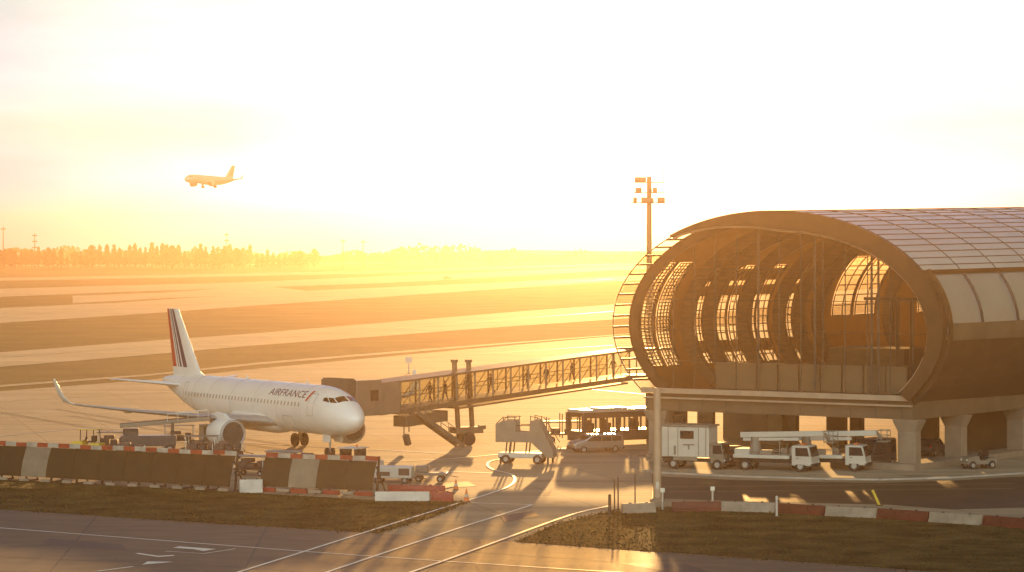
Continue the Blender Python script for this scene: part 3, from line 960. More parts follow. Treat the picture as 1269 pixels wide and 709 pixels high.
        mb.add(vs, [(i * n + k, i * n + (k + 1) % n, (i + 1) * n + (k + 1) % n, (i + 1) * n + k) for i in range(len(lp) - 1) for k in range(n)])
        mb.build('intake_lip', M['planegrey'], en, smooth=True)
        mb = MB(); mb.lathe([(-1.2, .855), (-.6, .872), (-.2, .922), (-.1, .955)], (ex, ey, ez), 'X', 32)
        dk = mb.build('intake_duct', M['darkmetal'], en, smooth=True)
        mb = MB()
        for k in range(24):
            a = 2 * math.pi * k / 24
            c_, s__ = math.cos(a), math.sin(a)
            tw = .12
            mb.add([(ex - .95, ey + .25 * c_ + .03 * s__, ez + .25 * s__ - .03 * c_), (ex - .85, ey + .86 * math.cos(a - tw), ez + .86 * math.sin(a - tw)), (ex - 1.1, ey + .86 * math.cos(a + tw), ez + .86 * math.sin(a + tw)), (ex - 1.1, ey + .25 * math.cos(a + .1), ez + .25 * math.sin(a + .1))], [(0, 1, 2, 3)])
        mb.lathe([(-1.25, .87), (-1.2, .87)], (ex, ey, ez), 'X', 24)
        mb.build('fan', M['fan'], en, fixn=False)
        mb = MB(); mb.lathe([(-1.1, .27), (-.85, .24), (-.65, .14), (-.55, .01)], (ex, ey, ez), 'X', 16)
        mb.build('spinner', M['darkmetal'], en, smooth=True)
        mb = MB(); mb.lathe([(-2.6, .72), (-3.3, .62), (-4.1, .46), (-4.12, .38), (-4.7, .05)], (ex, ey, ez), 'X', 20)
        mb.build('exhaust_cone', M['metal'], en, smooth=True)
        mb = MB(); mb.prism([(ex - .7, ez + 1.2), (ex - 1.6, ez + 1.62), (ex - 3.0, ez + 1.72), (ex - 5.2, ez + 1.28), (ex - 3.9, ez + .55), (ex - 2.6, ez + 1.0)], ey - .18, ey + .18)
        mb.build('pylon', P, en, bevel=.08)
        # tailplane
        mb = MB(); loft([(31.3, .7 * sd, 4.9, 3.9, .1, 0), (34.6, 6.22 * sd, 5.45, 1.45, .1, 0)], mb)
        mb.build('tailplane', P, root, smooth=True)
        # main gear
        mb = MB()
        gx, gy = -17.71, 3.8 * sd
        mb.tube([(gx, gy, .58), (gx, gy + .05 * sd, 2.6)], [.13, .17], 10)
        mb.tube([(gx, gy, 1.4), (gx, gy - 1.1 * sd, 2.5)], .08, 8)
        mb.tube([(gx, gy - .62, .58), (gx, gy + .62, .58)], .09, 8)
        gr = mb.build('main_gear', M['galv'], root, smooth=True)
        mb = MB(); mb.box((gx, gy + .42 * sd, 1.75), (1.1, .05, 1.25))
        mb.build('gear_door', P, gr, bevel=.02)
        for dy in (-.46, .46):
            mb = MB(); mb.lathe([(-.2, .3), (-.21, .46), (-.15, .56), (0, .585), (.15, .56), (.21, .46), (.2, .3)], (gx, gy + dy, .585), 'Y', 24)
            mb.lathe([(-.17, .3), (.17, .3)], (gx, gy + dy, .585), 'Y', 16, 1)
            mb.build('wheel', [M['tyre'], M['hub']], gr, smooth=True)
    mb = MB()
    mb.tube([(-5.07, 0, .38), (-4.95, 0, 2.1)], [.08, .12], 10)
    mb.tube([(-5.0, 0, 1.2), (-6.1, 0, 2.0)], .06, 8)
    mb.tube([(-5.07, -.34, .38), (-5.07, .34, .38)], .06, 8)
    ng = mb.build('nose_gear', M['galv'], root, smooth=True)
    for dy in (-.25, .25):
        mb = MB(); mb.lathe([(-.1, .2), (-.11, .3), (-.07, .37), (.07, .37), (.11, .3), (.1, .2)], (-5.07, dy, .38), 'Y', 20)
        mb.lathe([(-.09, .2), (.09, .2)], (-5.07, dy, .38), 'Y', 14, 1)
        mb.build('wheel', [M['tyre'], M['hub']], ng, smooth=True)
    for dy in (-.55, .55):
        mb = MB(); mb.box((-4.6, dy, 1.55), (1.3, .04, .62))
        mb.build('gear_door', P, ng, bevel=.02)
    # fin
    f0 = (29.0, 0, 5.3, 6.3, .10, 90); f1 = (34.3, 0, 11.75, 2.45, .09, 90)
    mb = MB(); loft([(27.2, 0, 5.35, 8.1, .05, 90), (29.7, 0, 6.15, 5.75, .10, 90), f1], mb)
    fin = mb.build('fin', P, root, smooth=True)
    fA, fB = (29.7, 0, 6.15, 5.75, .10, 90), f1
    stripes = [(.34, .50, M['navy']), (.56, .64, M['navy']), (.69, .72, M['navy']), (.80, .985, M['red'])] if livery else [(.2, .98, M['planegrey'])]
    for c0, c1, mm in stripes:
        mb = MB()
        for up in (-1, 1):
            def fn(t_, c):
                p = foil_pt(lerp_sec(fA, fB, t_), c, up)
                p.y += .012 * (-up)
                return p
            mb.grid(fn, [.06, .3, .6, 1.0], [c0 + (c1 - c0) * q / 4 for q in range(5)])
        mb.build('stripe', mm, fin, smooth=True, fixn=False)
    mb = MB(); mb.tube([(-20.2, 0, 5.88), (-20.4, 0, 6.25)], [.12, .02], 6); mb.tube([(-9, 0, 5.88), (-9.2, 0, 6.2)], [.12, .02], 6)
    mb.build('antenna', P, root)
    if livery:
        text_on_fuselage('AIRFRANCE', 12.9, 6.3, 4.86, -1, fus, 'airline_name', M['navy'])
        mb = MB(); mb.grid(lambda u, v: fpt(5.75 + u * .30 - v * .42, fth(5.75, 4.62 + v * .85), .012, -1), [0, 1], [0, .33, .66, 1])
        mb.build('red_slash', M['red'], fus, fixn=False)
    return root


AH = R(58.2)
jet = thing('airliner', 'parked white twin engine airliner with AIRFRANCE lettering and striped tail fin', 'airplane', (-12.455, 236.87, 0.02), -AH)
airliner(jet)
fly = thing('airliner', 'small landing jet with wheels down, pale in the bright sky', 'airplane', (PX(229, 1370), 1370, 0), 0)
airliner(fly, livery=False, body=M['flypaint'])
fly.rotation_mode = 'XYZ'
fly.location.z = ZY(222, 1370) - 3.3
fly.rotation_euler = (0, R(-2.0), R(180 + 56))

# ============================================================ JET BRIDGE
dA, dB = 247.0, 270.0
A = Vector((PX(457, dA), dA, 0)); B = Vector((PX(766, dB), dB, 0))
U = (B - A).normalized(); V = Vector((-U.y, U.x, 0)); BL = (B - A).length
FA, FB = 3.45, 5.55
br = thing('jet_bridge', 'sloping glass sided passenger boarding bridge docked at the parked airliner', 'boarding bridge', A)
def bp(t_, lat, h): return A + U * t_ + V * lat + Vector((0, 0, FA + (FB - FA) * max(0, min(1, t_ / BL)) + h))
def bb(mb, name, m, **kw): return mb.build(name, m, br, loc=-A, **kw)
def hexa(mb, t0, t1, l0, l1, h0, h1, m=0):
    mb.add([bp(t_, l_, h_) for h_ in (h0, h1) for t_ in (t0, t1) for l_ in (l0, l1)], [(0, 1, 3, 2), (4, 6, 7, 5), (0, 4, 5, 1), (1, 5, 7, 3), (3, 7, 6, 2), (2, 6, 4, 0)], m)
# cab round the door
mb = MB(); hexa(mb, -3.0, -0.05, -1.7, 1.7, -.25, 2.75)
cab = bb(mb, 'cab', M['bridgecab'], bevel=.08)
mb = MB()
for k in range(5): hexa(mb, -4.0 + k * .2, -3.84 + k * .2, -1.6 - .02 * (k % 2), 1.6, -.1, 2.85 + .1 * (k % 2))
bb(mb, 'canopy', M['corrug'])
mb = MB(); hexa(mb, -1.4, -.5, -1.73, -1.70, 1.0, 1.9)
c_ = mb.build('cab_window', M['winglass'], cab); c_.location = (0, 0, 0)
mb = MB(); hexa(mb, 0, 2.2, -1.55, 1.55, -.3, 2.45)
bb(mb, 'rotunda', M['bridgecab'], bevel=.06)
mb = MB(); hexa(mb, 2.2, BL + 1, -1.4, 1.4, -.45, -.02)
bb(mb, 'tunnel_floor', M['bridge'])
mb = MB(); hexa(mb, 2.2, BL + 1, -1.55, 1.55, 2.25, 2.42)
bb(mb, 'tunnel_roof', M['bridge'])
n = 13
for k in range(n + 1):
    t_ = 2.4 + (BL - 2.4) * k / n
    for l_ in (-1.4, 1.4):
        mb = MB(); mb.bar(bp(t_, l_, -.05), bp(t_, l_, 2.3), .16, .16)
        bb(mb, 'post', M['bridge'])
for l_ in (-1.36, 1.36):
    mb = MB()
    for k in range(n):
        t0 = 2.4 + (BL - 2.4) * k / n; t1 = 2.4 + (BL - 2.4) * (k + 1) / n; tm = (t0 + t1) / 2
        mb.bar(bp(t0, l_, 0), bp(t1, l_, 2.25), .05)
        if k % 3 == 0: mb.bar(bp(tm, l_, 0), bp(tm, l_, 2.25), .06)
    bb(mb, 'bracing', M['bridge'])
    mb = MB(); mb.bar(bp(2.2, l_ * .95, 1.0), bp(BL, l_ * .95, 1.0), .06)
    bb(mb, 'handrail', M['bridge'])
    mb = MB()
    mb.add([bp(2.3, l_, 0), bp(BL, l_, 0), bp(BL, l_, 2.25), bp(2.3, l_, 2.25)], [(0, 1, 2, 3)])
    bb(mb, 'glazing', M['bridgeglass'], fixn=False)
mb = MB(); hexa(mb, 9.5, BL - .4, -1.6, 1.6, -.75, -.60)
bb(mb, 'edge_beam', M['bridge'])
# drive columns and bogie
tcol = [(PX(563, 255), 255.0), (PX(580.5, 256.5), 256.5)]
for k, (x, y) in enumerate(tcol):
    o0 = Vector((x, y, 0))
    l_ = -1.9
    mb = MB(); mb.tube([o0 + Vector((.35, 0, 1.2)), o0 + Vector((0, 0, ZY(449, y)))], .22, 12); mb.tube([o0 + Vector((0, 0, ZY(449, y))), o0 + Vector((0, 0, ZY(445.5, y)))], [.33, .33], 12)
    bb(mb, 'drive_column', M['bridge'], smooth=True)
bc = Vector((PX(578, 255.5), 255.5, 0))
mb = MB(); mb.T = Matrix.Translation(bc) @ Matrix.Rotation(R(25), 4, 'Z')
mb.box((0, 0, 1.35), (2.6, 1.6, .55)); mb.box((0, 0, .8), (1.1, 1.0, .7)); mb.box((1.5, 0, 1.55), (.6, .5, .35))
bg_ = bb(mb, 'bogie', M['bridge'], bevel=.04)
for dx in (-.1, ):
    for dy in (-.75, .75):
        mb = MB(); mb.T = Matrix.Translation(bc - A) @ Matrix.Rotation(R(25), 4, 'Z')
        mb.lathe([(-.22, .3), (-.22, .52), (-.12, .6), (.12, .6), (.22, .52), (.22, .3)], (dx, dy, .6), 'Y', 20)
        w_ = mb.build('wheel', M['tyre'], bg_, smooth=True); w_.location = A
# service stairs down from the rotunda
sp0 = bp(3.4, -1.5, -.35); sp1 = Vector((PX(566, 251), 251.0, .3))
mb = MB()
for o in (Vector((0, 0, 0)), V * -.9):
    mb.bar(sp0 + o, sp1 + o, .1, .35)
    mb.bar(sp0 + o + Vector((0, 0, 1.0)), sp1 + o + Vector((0, 0, 1.0)), .05)
    for k in range(7):
        q = sp0 + (sp1 - sp0) * k / 6 + o
        mb.bar(q, q + Vector((0, 0, 1.0)), .04)
for k in range(1, 16):
    q = sp0 + (sp1 - sp0) * k / 16 - V * .45
    mb.box(q, (.28, .9, .05), rz=math.atan2(U.y, U.x))
bb(mb, 'service_stairs', M['bridge'])
mb = MB(); hexa(mb, 2.6, 4.6, -1.9, -.3, -1.55, -.62); mb.bar(bp(3.0, -1.2, -1.5), Vector(bp(3.0, -1.2, 0).to_2d().to_3d()) + Vector((0, 0, 1.0)), .1); mb.bar(bp(3.6, -1.2, -1.5), Vector(bp(3.6, -1.2, 0).to_2d().to_3d()) + Vector((0, 0, 1.6)), .1)
mb.bar(bp(3.2, -1.2, -2.3), bp(3.5, -1.2, -3.2), .5, .4)
bb(mb, 'equipment_box', M['bridge'], bevel=.03)
mb = MB(); hexa(mb, 5.2, 8.2, -1.3, 1.0, -1.65, -.75)
bb(mb, 'cable_tray', M['bridge'])
# level link from the tunnel to the pier
mb = MB(); e0, e1 = B + U * 1.0, B + Vector((22, 6, 0))
for z0, z1 in ((FB - .5, FB), (FB + 2.25, FB + 2.45)):
    mb.bar(e0 + Vector((0, 0, (z0 + z1) / 2)), e1 + Vector((0, 0, (z0 + z1) / 2)), 2.9, z1 - z0)
for k in range(8):
    q = e0 + (e1 - e0) * k / 7
    for l_ in (-1.4, 1.4): mb.bar(q + V * l_ + Vector((0, 0, FB)), q + V * l_ + Vector((0, 0, FB + 2.3)), .12)
bb(mb, 'link_corridor', M['bridge'])


# ============================================================ PEOPLE in the bridge
def person(label, loc, rz, step, coat, bag=False, group='passengers inside the boarding bridge'):
    """adult walking: one skinned body, hair as a child"""
    s = step
    J = {'pel': (0, 0, .94), 'bel': (0.01, 0, 1.08), 'che': (.03, 0, 1.30), 'neb': (.03, 0, 1.47), 'nec': (.04, 0, 1.55), 'hea': (.06, 0, 1.64), 'top': (.06, 0, 1.73)}
    rad = {'pel': .15, 'bel': .14, 'che': .165, 'neb': .10, 'nec': .06, 'hea': .10, 'top': .075}
    ed = [('pel', 'bel'), ('bel', 'che'), ('che', 'neb'), ('neb', 'nec'), ('nec', 'hea'), ('hea', 'top')]
    for sd, q in ((1, 1), (-1, -1)):
        n_ = 'L' if sd > 0 else 'R'
        f = s * q
        J['hip' + n_] = (0, .10 * sd, .88); rad['hip' + n_] = .105
        J['kne' + n_] = (.16 * f + .05, .10 * sd, .49); rad['kne' + n_] = .065
        J['ank' + n_] = (.30 * f - .06, .10 * sd, .09); rad['ank' + n_] = .045
        J['toe' + n_] = (.30 * f + .10, .11 * sd, .04); rad['toe' + n_] = .04
        J['sho' + n_] = (.02, .19 * sd, 1.41); rad['sho' + n_] = .075
        J['elb' + n_] = (-.14 * f, .25 * sd, 1.13); rad['elb' + n_] = .05
        J['wri' + n_] = (-.20 * f + .10, .25 * sd, .89); rad['wri' + n_] = .036
        J['han' + n_] = (-.22 * f + .14, .25 * sd, .80); rad['han' + n_] = .035
        J['tip' + n_] = (-.22 * f + .17, .24 * sd, .73); rad['tip' + n_] = .018
        ed += [('pel', 'hip' + n_), ('hip' + n_, 'kne' + n_), ('kne' + n_, 'ank' + n_), ('ank' + n_, 'toe' + n_), ('che', 'sho' + n_), ('sho' + n_, 'elb' + n_), ('elb' + n_, 'wri' + n_), ('wri' + n_, 'han' + n_), ('han' + n_, 'tip' + n_)]
    ks = list(J)
    me = bpy.data.meshes.new('person')
    me.from_pydata([J[k] for k in ks], [(ks.index(a), ks.index(c)) for a, c in ed], [])
    ob = bpy.data.objects.new('t', me); COL.objects.link(ob)
    ob.modifiers.new('skin', 'SKIN')
    for v, k in zip(me.skin_vertices[0].data, ks): v.radius = (rad[k], rad[k])
    me.skin_vertices[0].data[0].use_root = True
    sm = ob.modifiers.new('sub', 'SUBSURF'); sm.levels = 1; sm.render_levels = 1
    dg = bpy.context.evaluated_depsgraph_get()
    m2 = bpy.data.meshes.new_from_object(ob.evaluated_get(dg))
    bpy.data.objects.remove(ob)
    m2.materials.clear()
    for mm in (M['skin'], coat, M['jeans'], M['black']): m2.materials.append(mm)
    for p in m2.polygons:
        z = p.center.z; y = abs(p.center.y)
        p.material_index = 3 if z < .11 else 0 if (z > 1.5 or (z < .9 and y > .2)) else 1 if (z > .9 or y > .2) else 2
        p.use_smooth = True
    po = bpy.data.objects.new('person', m2); COL.objects.link(po)
    po.location = loc; po.rotation_euler = (0, 0, rz)
    tag(po, label, 'person', group)
    mb = MB()
    mb.grid(lambda u, v: (.05 + .125 * math.cos(u) * math.cos(v) - .015, .115 * math.sin(u) * math.cos(v), 1.65 + .125 * math.sin(v)), [R(70 + 220 * k / 8) for k in range(9)], [R(-25 + 115 * k / 5) for k in range(6)])
    mb.build('hair', M['hair'], po, smooth=True)
    mb = MB(); mb.lathe([(0, .025), (.03, .02), (.045, .006)], (.155, 0, 1.625), 'X', 8)
    mb.build('nose', M['skin'], po, smooth=True)
    return po


ub = math.atan2(U.y, U.x)
def at_bridge(px):
    # parameter on the bridge axis that shows at photo column px
    q = (px - 634.5) / F
    t_ = (q * A.y - A.x) / (U.x - q * U.y)
    return t_
ppl = [(534, 'dark coated passenger walking left, first behind the bridge rotunda', .9, M['coat'], .3), (547.5, 'passenger in dark coat just left of the drive columns', -.8, M['coat'], -.2),
       (578, 'brown jacketed passenger seen between the two drive columns', .7, M['coat2'], .2), (607, 'dark coated passenger just right of the drive columns', -1, M['coat'], 0),
       (649, 'brown jacketed passenger walking mid bridge, alone between two posts', .8, M['coat2'], -.3), (678, 'dark coated passenger standing mid bridge with feet together', .2, M['coat'], .3),
       (707, 'passenger in brown jacket two bays from the pier end of the bridge', -.9, M['coat2'], 0), (755, 'dark coated passenger nearest the pier end of the bridge', .8, M['coat'], -.3)]
for px, lab, stp, ct, la in ppl:
    t_ = at_bridge(px)
    person(lab, bp(t_, la - .2, 0), ub + math.pi, stp, ct)


# ============================================================ VEHICLES
def wheels(root, pts, r, w=.26, twin=False):
    for x, y in pts:
        mb = MB(); mb.lathe([(-w / 2, r * .6), (-w / 2, r * .88), (-w / 4, r), (w / 4, r), (w / 2, r * .88), (w / 2, r * .6)], (x, y, r), 'Y', 20)
        t_ = mb.build('wheel', M['tyre'], root, smooth=True)
        mb = MB(); mb.lathe([(-w / 2 - .01, .01), (-w / 2 - .02, r * .45), (-w / 2 + .03, r * .6), (w / 2 - .03, r * .6), (w / 2 + .02, r * .45), (w / 2 + .01, .01)], (x, y, r), 'Y', 16)
        mb.build('rim', M['hub'], t_, smooth=True)


def part(root, name, m, boxes, bevel=.03):
    o = None
    for c, d in boxes:
        mb = MB(); mb.box(c, d)
        o = mb.build(name, m, root, bevel=bevel)
    return o


def truck_cab(root, x0, w, z0, h, L, paint):
    """forward-control cab, front at x0 + L"""
    hw = w / 2
    mb = MB(); mb.prism([(x0, z0), (x0 + L, z0), (x0 + L, z0 + h * .42), (x0 + L * .86, z0 + h * .95), (x0 + L * .78, z0 + h), (x0, z0 + h)], -hw, hw)
    cab_ = mb.build('cab', paint, root, bevel=.06)
    a, c = Vector((x0 + L + .012, 0, z0 + h * .45)), Vector((x0 + L * .862 + .012, 0, z0 + h * .93))
    mb = MB(); mb.add([a + Vector((0, -hw * .88, 0)), a + Vector((0, hw * .88, 0)), c + Vector((0, hw * .84, 0)), c + Vector((0, -hw * .84, 0))], [(0, 1, 2, 3)])
    mb.build('windscreen', M['winglass'], cab_, fixn=False)
    for sd in (-1, 1):
        mb = MB(); y = sd * (hw + .008)
        mb.add([(x0 + L * .2, y, z0 + h * .48), (x0 + L * .9, y, z0 + h * .48), (x0 + L * .8, y, z0 + h * .9), (x0 + L * .2, y, z0 + h * .9)], [(0, 1, 2, 3)])
        mb.build('side_window', M['winglass'], cab_, fixn=False)
        mb = MB(); mb.box((x0 + L * .55, sd * (hw + .004), z0 + h * .26), (L * .62, .03, h * .36)); dr = mb.build('door', paint, cab_, bevel=.012)
        mb = MB(); mb.box((x0 + L * .3, sd * (hw + .03), z0 + h * .38), (.18, .03, .05)); mb.build('handle', M['chassis'], dr)
        mb = MB(); mb.box((x0 + L + .02, sd * hw * .75, z0 + h * .16), (.06, .32, .16)); mb.build('headlight', M['lamp'], cab_, bevel=.02)
        mb = MB(); mb.bar((x0 + L * .95, sd * hw, z0 + h * .7), (x0 + L + .1, sd * (hw + .25), z0 + h * .72), .03); mb.box((x0 + L + .1, sd * (hw + .25), z0 + h * .62), (.06, .16, .32)); mb.build('mirror', M['chassis'], cab_)
    part(cab_, 'bumper', M['chassis'], [((x0 + L + .03, 0, z0 + .04), (.16, w, .24))])
    return cab_


def car(name, label, cat, loc, rz, paint, L=4.2, Wd=1.75, H=1.48, van=False, group=None):
    r = thing(name, label, cat, loc, rz, group)
    h = L / 2
    if van: prof = [(-h, .35), (-h, 1.0), (-h + .08, H - .08), (-h + .3, H), (h - 1.7, H), (h - .95, 1.12), (h - .15, .92), (h, .72), (h, .35)]
    else: prof = [(-h, .38), (-h, .85), (-h + .1, .98), (-h + .55, H - .08), (-h + .9, H), (h - 2.2, H), (h - 1.35, 1.0), (h - .25, .84), (h, .66), (h, .36)]
    mb = MB(); mb.prism(prof, -Wd / 2, Wd / 2)
    body = mb.build('body', paint, r, bevel=.1, seg=3)
    zt_ = H - .14
    for sd in (-1, 1):
        y = sd * (Wd / 2 + .006)
        x0, x1 = (-h + .2, h - 1.55) if van else (-h + .62, h - 2.05)
        segs = 3
        for k in range(segs):
            a, c = x0 + (x1 - x0) * k / segs + .04, x0 + (x1 - x0) * (k + 1) / segs - .04
            e = .5 if k == segs - 1 else 0
            mb = MB(); mb.add([(a, y, 1.0), (c + e, y, 1.0), (c, y, zt_), (a, y, zt_)], [(0, 1, 2, 3)]); mb.build('side_window', M['winglass'], body, fixn=False)
        mb = MB(); mb.box((h - .05, sd * Wd * .36, .72), (.14, .32, .15)); mb.build('headlight', M['lamp'], body, bevel=.03)
        mb = MB(); mb.box((-h + .02, sd * Wd * .42, .88), (.08, .16, .24)); mb.build('tail_light', M['redlamp'], body, bevel=.02)
    w0, w1 = ((h - 1.66, H - .05), (h - .98, 1.13)) if van else ((h - 2.16, H - .05), (h - 1.4, 1.03))
    mb = MB(); mb.add([(w0[0] + .03, -Wd * .42, w0[1]), (w0[0] + .03, Wd * .42, w0[1]), (w1[0] + .03, Wd * .46, w1[1] + .02), (w1[0] + .03, -Wd * .46, w1[1] + .02)], [(0, 1, 2, 3)])
    mb.build('windscreen', M['winglass'], body, fixn=False)
    part(r, 'bumper', M['chassis'], [((h, 0, .42), (.14, Wd * .96, .2)), ((-h, 0, .42), (.14, Wd * .96, .2))])
    wheels(r, [(x, y) for x in (-h + .8, h - .85) for y in (-Wd / 2 + .08, Wd / 2 - .08)], .32, .2)
    return r


# passenger bus beside the pier
p = Vector((PX(713, 256), 256.0, .02))
hd = R(32)
bus = thing('airport_bus', 'airport apron bus with a glinting roof, standing left of the pier', 'bus', p + Vector((math.cos(hd), math.sin(hd), 0)) * 5.5, hd)
part(bus, 'body', M['darkpaint'], [((0, 0, .75), (11, 2.7, .9))], .08)
part(bus, 'roof', M['truckwhite'], [((0, 0, 2.95), (11, 2.7, .28)), ((-2, 0, 3.13), (3, 1.8, .16))], .08)
part(bus, 'fascia', M['darkpaint'], [((0, sd * 1.3, 2.6), (10.9, .12, .5)) for sd in (-1, 1)], .03)
for k in range(10):
    x = -5.4 + 10.8 * k / 9
    part(bus, 'pillar', M['darkpaint'], [((x, sd * 1.29, 2.0), (.16 if k % 3 else .55, .1, 1.65)) for sd in (-1, 1)], .02)
for sd in (-1, 1):
    mb = MB(); mb.add([(-5.4, sd * 1.3, 1.2), (5.4, sd * 1.3, 1.2), (5.4, sd * 1.3, 2.8), (-5.4, sd * 1.3, 2.8)], [(0, 1, 2, 3)]); mb.build('window', M['glass'], bus, fixn=False)
for x in (-5.45, 5.45):
    mb = MB(); mb.add([(x, -1.25, 1.2), (x, 1.25, 1.2), (x, 1.25, 2.8), (x, -1.25, 2.8)], [(0, 1, 2, 3)]); mb.build('windscreen', M['glass'], bus, fixn=False)
for x in (-3.6, -1.8, 1.2, 3.2):
    part(bus, 'seat', M['coat'], [((x, .7, 1.35), (.5, 1.0, .9)), ((x - .2, .7, 1.75), (.12, 1.0, .7))], .03)
wheels(bus, [(x, y) for x in (-3.4, 3.4) for y in (-1.2, 1.2)], .48)

car('parked_car', 'pale silver estate car parked in front of the apron bus', 'car', G(738, 560.5), R(200), M['silver'], 4.5, 1.8, 1.55, van=True)
car('parked_car', 'dark car parked under the pier next to the corner column', 'car', loc_pt(6.0, 16, 0), R(60), M['darkpaint'], 4.1, 1.75, 1.5)
car('parked_van', 'dark van parked under the pier right of the boom trucks', 'van', G(1080, 578), R(235), M['darkpaint'], 5.0, 1.95, 2.2, van=True)
car('distant_car', 'tiny car driving on the distant taxiway', 'car', G(555, 346), R(15), M['darkpaint'], 4.4, 1.8, 1.6)

# stair truck
st = thing('stair_truck', 'mobile passenger stair truck standing alone on the sunlit apron', 'airport stairs', G(652, 574.5), R(-14))
mb = MB(); mb.prism([(-2.35, 1.75), (-2.35, 3.15), (-1.7, 3.5), (-.7, 3.5), (-.65, 2.6), (.45, 2.55), (.5, 3.5), (1.15, 3.55), (2.45, .95), (2.4, .55), (1.9, .55), (.6, 1.75)], -.8, -.72)
mb.prism([(-2.35, 1.75), (-2.35, 3.15), (-1.7, 3.5), (-.7, 3.5), (-.65, 2.6), (.45, 2.55), (.5, 3.5), (1.15, 3.55), (2.45, .95), (2.4, .55), (1.9, .55), (.6, 1.75)], .72, .8)
mb.build('side_panel', M['truckgrey'], st, bevel=.03)
mb = MB(); mb.box((-.9, 0, 1.85), (2.8, 1.5, .14))
for k in range(9): mb.box((.65 + k * .2, 0, 1.8 - k * .15), (.3, 1.44, .05))
mb.build('steps', M['truckgrey'], st)
mb = MB()
for sd in (-.76, .76):
    mb.bar((-1.7, sd, 3.75), (-.6, sd, 3.75), .06); mb.bar((-.6, sd, 3.1), (.5, sd, 3.1), .07); mb.bar((.5, sd, 3.85), (1.3, sd, 3.7), .06); mb.bar((-2.3, sd, 3.2), (-1.7, sd, 3.75), .06)
    for x, z in ((-1.7, 3.4), (-.75, 3.4), (.55, 3.4), (1.1, 3.4)): mb.bar((x, sd, z), (x, sd, z + .4), .06)
    mb.bar((1.3, sd, 3.7), (2.6, sd, 1.7), .06)
mb.build('handrail', M['darksteel'], st)
mb = MB()
for x in (-1.55, -1.2, .1): 
    for sd in (-.6, .6): mb.bar((x, sd, .7), (x + .12, sd, 1.8), .1)
mb.build('lift_frame', M['darksteel'], st)
part(st, 'chassis', M['truckwhite'], [((-.35, 0, .68), (3.6, 1.5, .42))], .05)
part(st, 'stabiliser', M['chassis'], [((x, y, .28), (.14, .14, .56)) for x in (-1.9, 2.0) for y in (-.85, .85)], .01)
wheels(st, [(x, y) for x in (-1.5, 1.1) for y in (-.68, .68)], .38)

# baggage cart train behind the stairs
bt = thing('baggage_cart', 'open baggage cart with thin posts between stair truck and bus', 'cart', G(698, 548), R(8))
part(bt, 'deck', M['darksteel'], [((0, 0, .75), (3.0, 1.5, .16))])
part(bt, 'canopy', M['darksteel'], [((-.2, 0, 1.85), (3.6, 1.5, .14))])
for x in (-1.4, -.2, .6, 1.4):
    part(bt, 'post', M['darksteel'], [((x, y, 1.5), (.09, .09, 2.2 if x > -1 else 1.5)) for y in (-.7, .7)], 0)
part(bt, 'suitcase', M['lug'], [((-.7, .1, 1.05), (.8, .9, .45)), ((.5, 0, 1.0), (.7, .8, .36))], .05)
wheels(bt, [(x, y) for x in (-1.1, 1.1) for y in (-.6, .6)], .28, .16)

# white box truck under the pier
p = G(858, 581.5)
bxt = thing('box_truck', 'white box truck with small window and roof hood parked under the pier', 'truck', p + Vector((0.3, .6, 0)), R(-22))
part(bxt, 'box_body', M['truckwhite'], [((-.5, 0, 2.15), (3.9, 2.2, 2.35))], .05)
part(bxt, 'roof', M['truckgrey'], [((-.55, 0, 3.42), (4.3, 2.35, .14))], .03)
mb = MB(); mb.box((-.35, -1.12, 2.72), (1.1, .05, .62)); mb.build('window', M['winglass'], bxt)
part(bxt, 'vent', M['truckgrey'], [((-.2, -1.13, 1.95), (.9, .05, .1)), ((-.2, -1.13, 1.75), (.12, .06, .35)), ((-1.35, -1.13, 1.5), (.16, .05, .7))], 0)
for x in (-1.9, -1.1, .6, 1.2):
    part(bxt, 'seam', M['truckgrey'], [((x, -1.115, 2.15), (.04, .03, 2.25))], 0)
part(bxt, 'side_skirt', M['truckgrey'], [((-.5, -1.1, .85), (2.0, .05, .3))], 0)
truck_cab(bxt, 1.5, 2.0, .5, 1.6, 1.1, M['truckgrey'])
part(bxt, 'chassis', M['chassis'], [((0, 0, .72), (5.2, .9, .3)), ((-2.2, 0, .55), (.15, 2.1, .2))])
wheels(bxt, [(x, y) for x in (-1.5, 2.1) for y in (-.95, .95)], .42)

def crates(label, loc, rz, n, m):
    r = thing('pallet_stack', label, 'pallet', loc, rz, 'pallets stored under the pier')
    part(r, 'pallet', M['bark'], [((0, 0, .08), (1.2, 1.0, .14))], 0)
    for k in range(n):
        part(r, 'carton', m, [((random.uniform(-.08, .08), random.uniform(-.05, .05), .42 + .52 * k), (1.05 - .1 * (k % 2), .9, .5))], .03)
    mb = MB(); mb.bar((-.56, -.47, .15), (-.56, -.47, .2 + .52 * n), .04); mb.build('strap', M['chassis'], r)
crates('tall pallet of brown cartons right of the box truck cab', G(910, 579), R(12), 3, M['lug'])
crates('lower pallet of brown cartons beside the tall one', G(922, 581), R(-20), 2, M['lug'])
crates('pallet of grey cartons behind the plinth at the corner column', G(1102, 574), R(5), 2, M['truckgrey'])
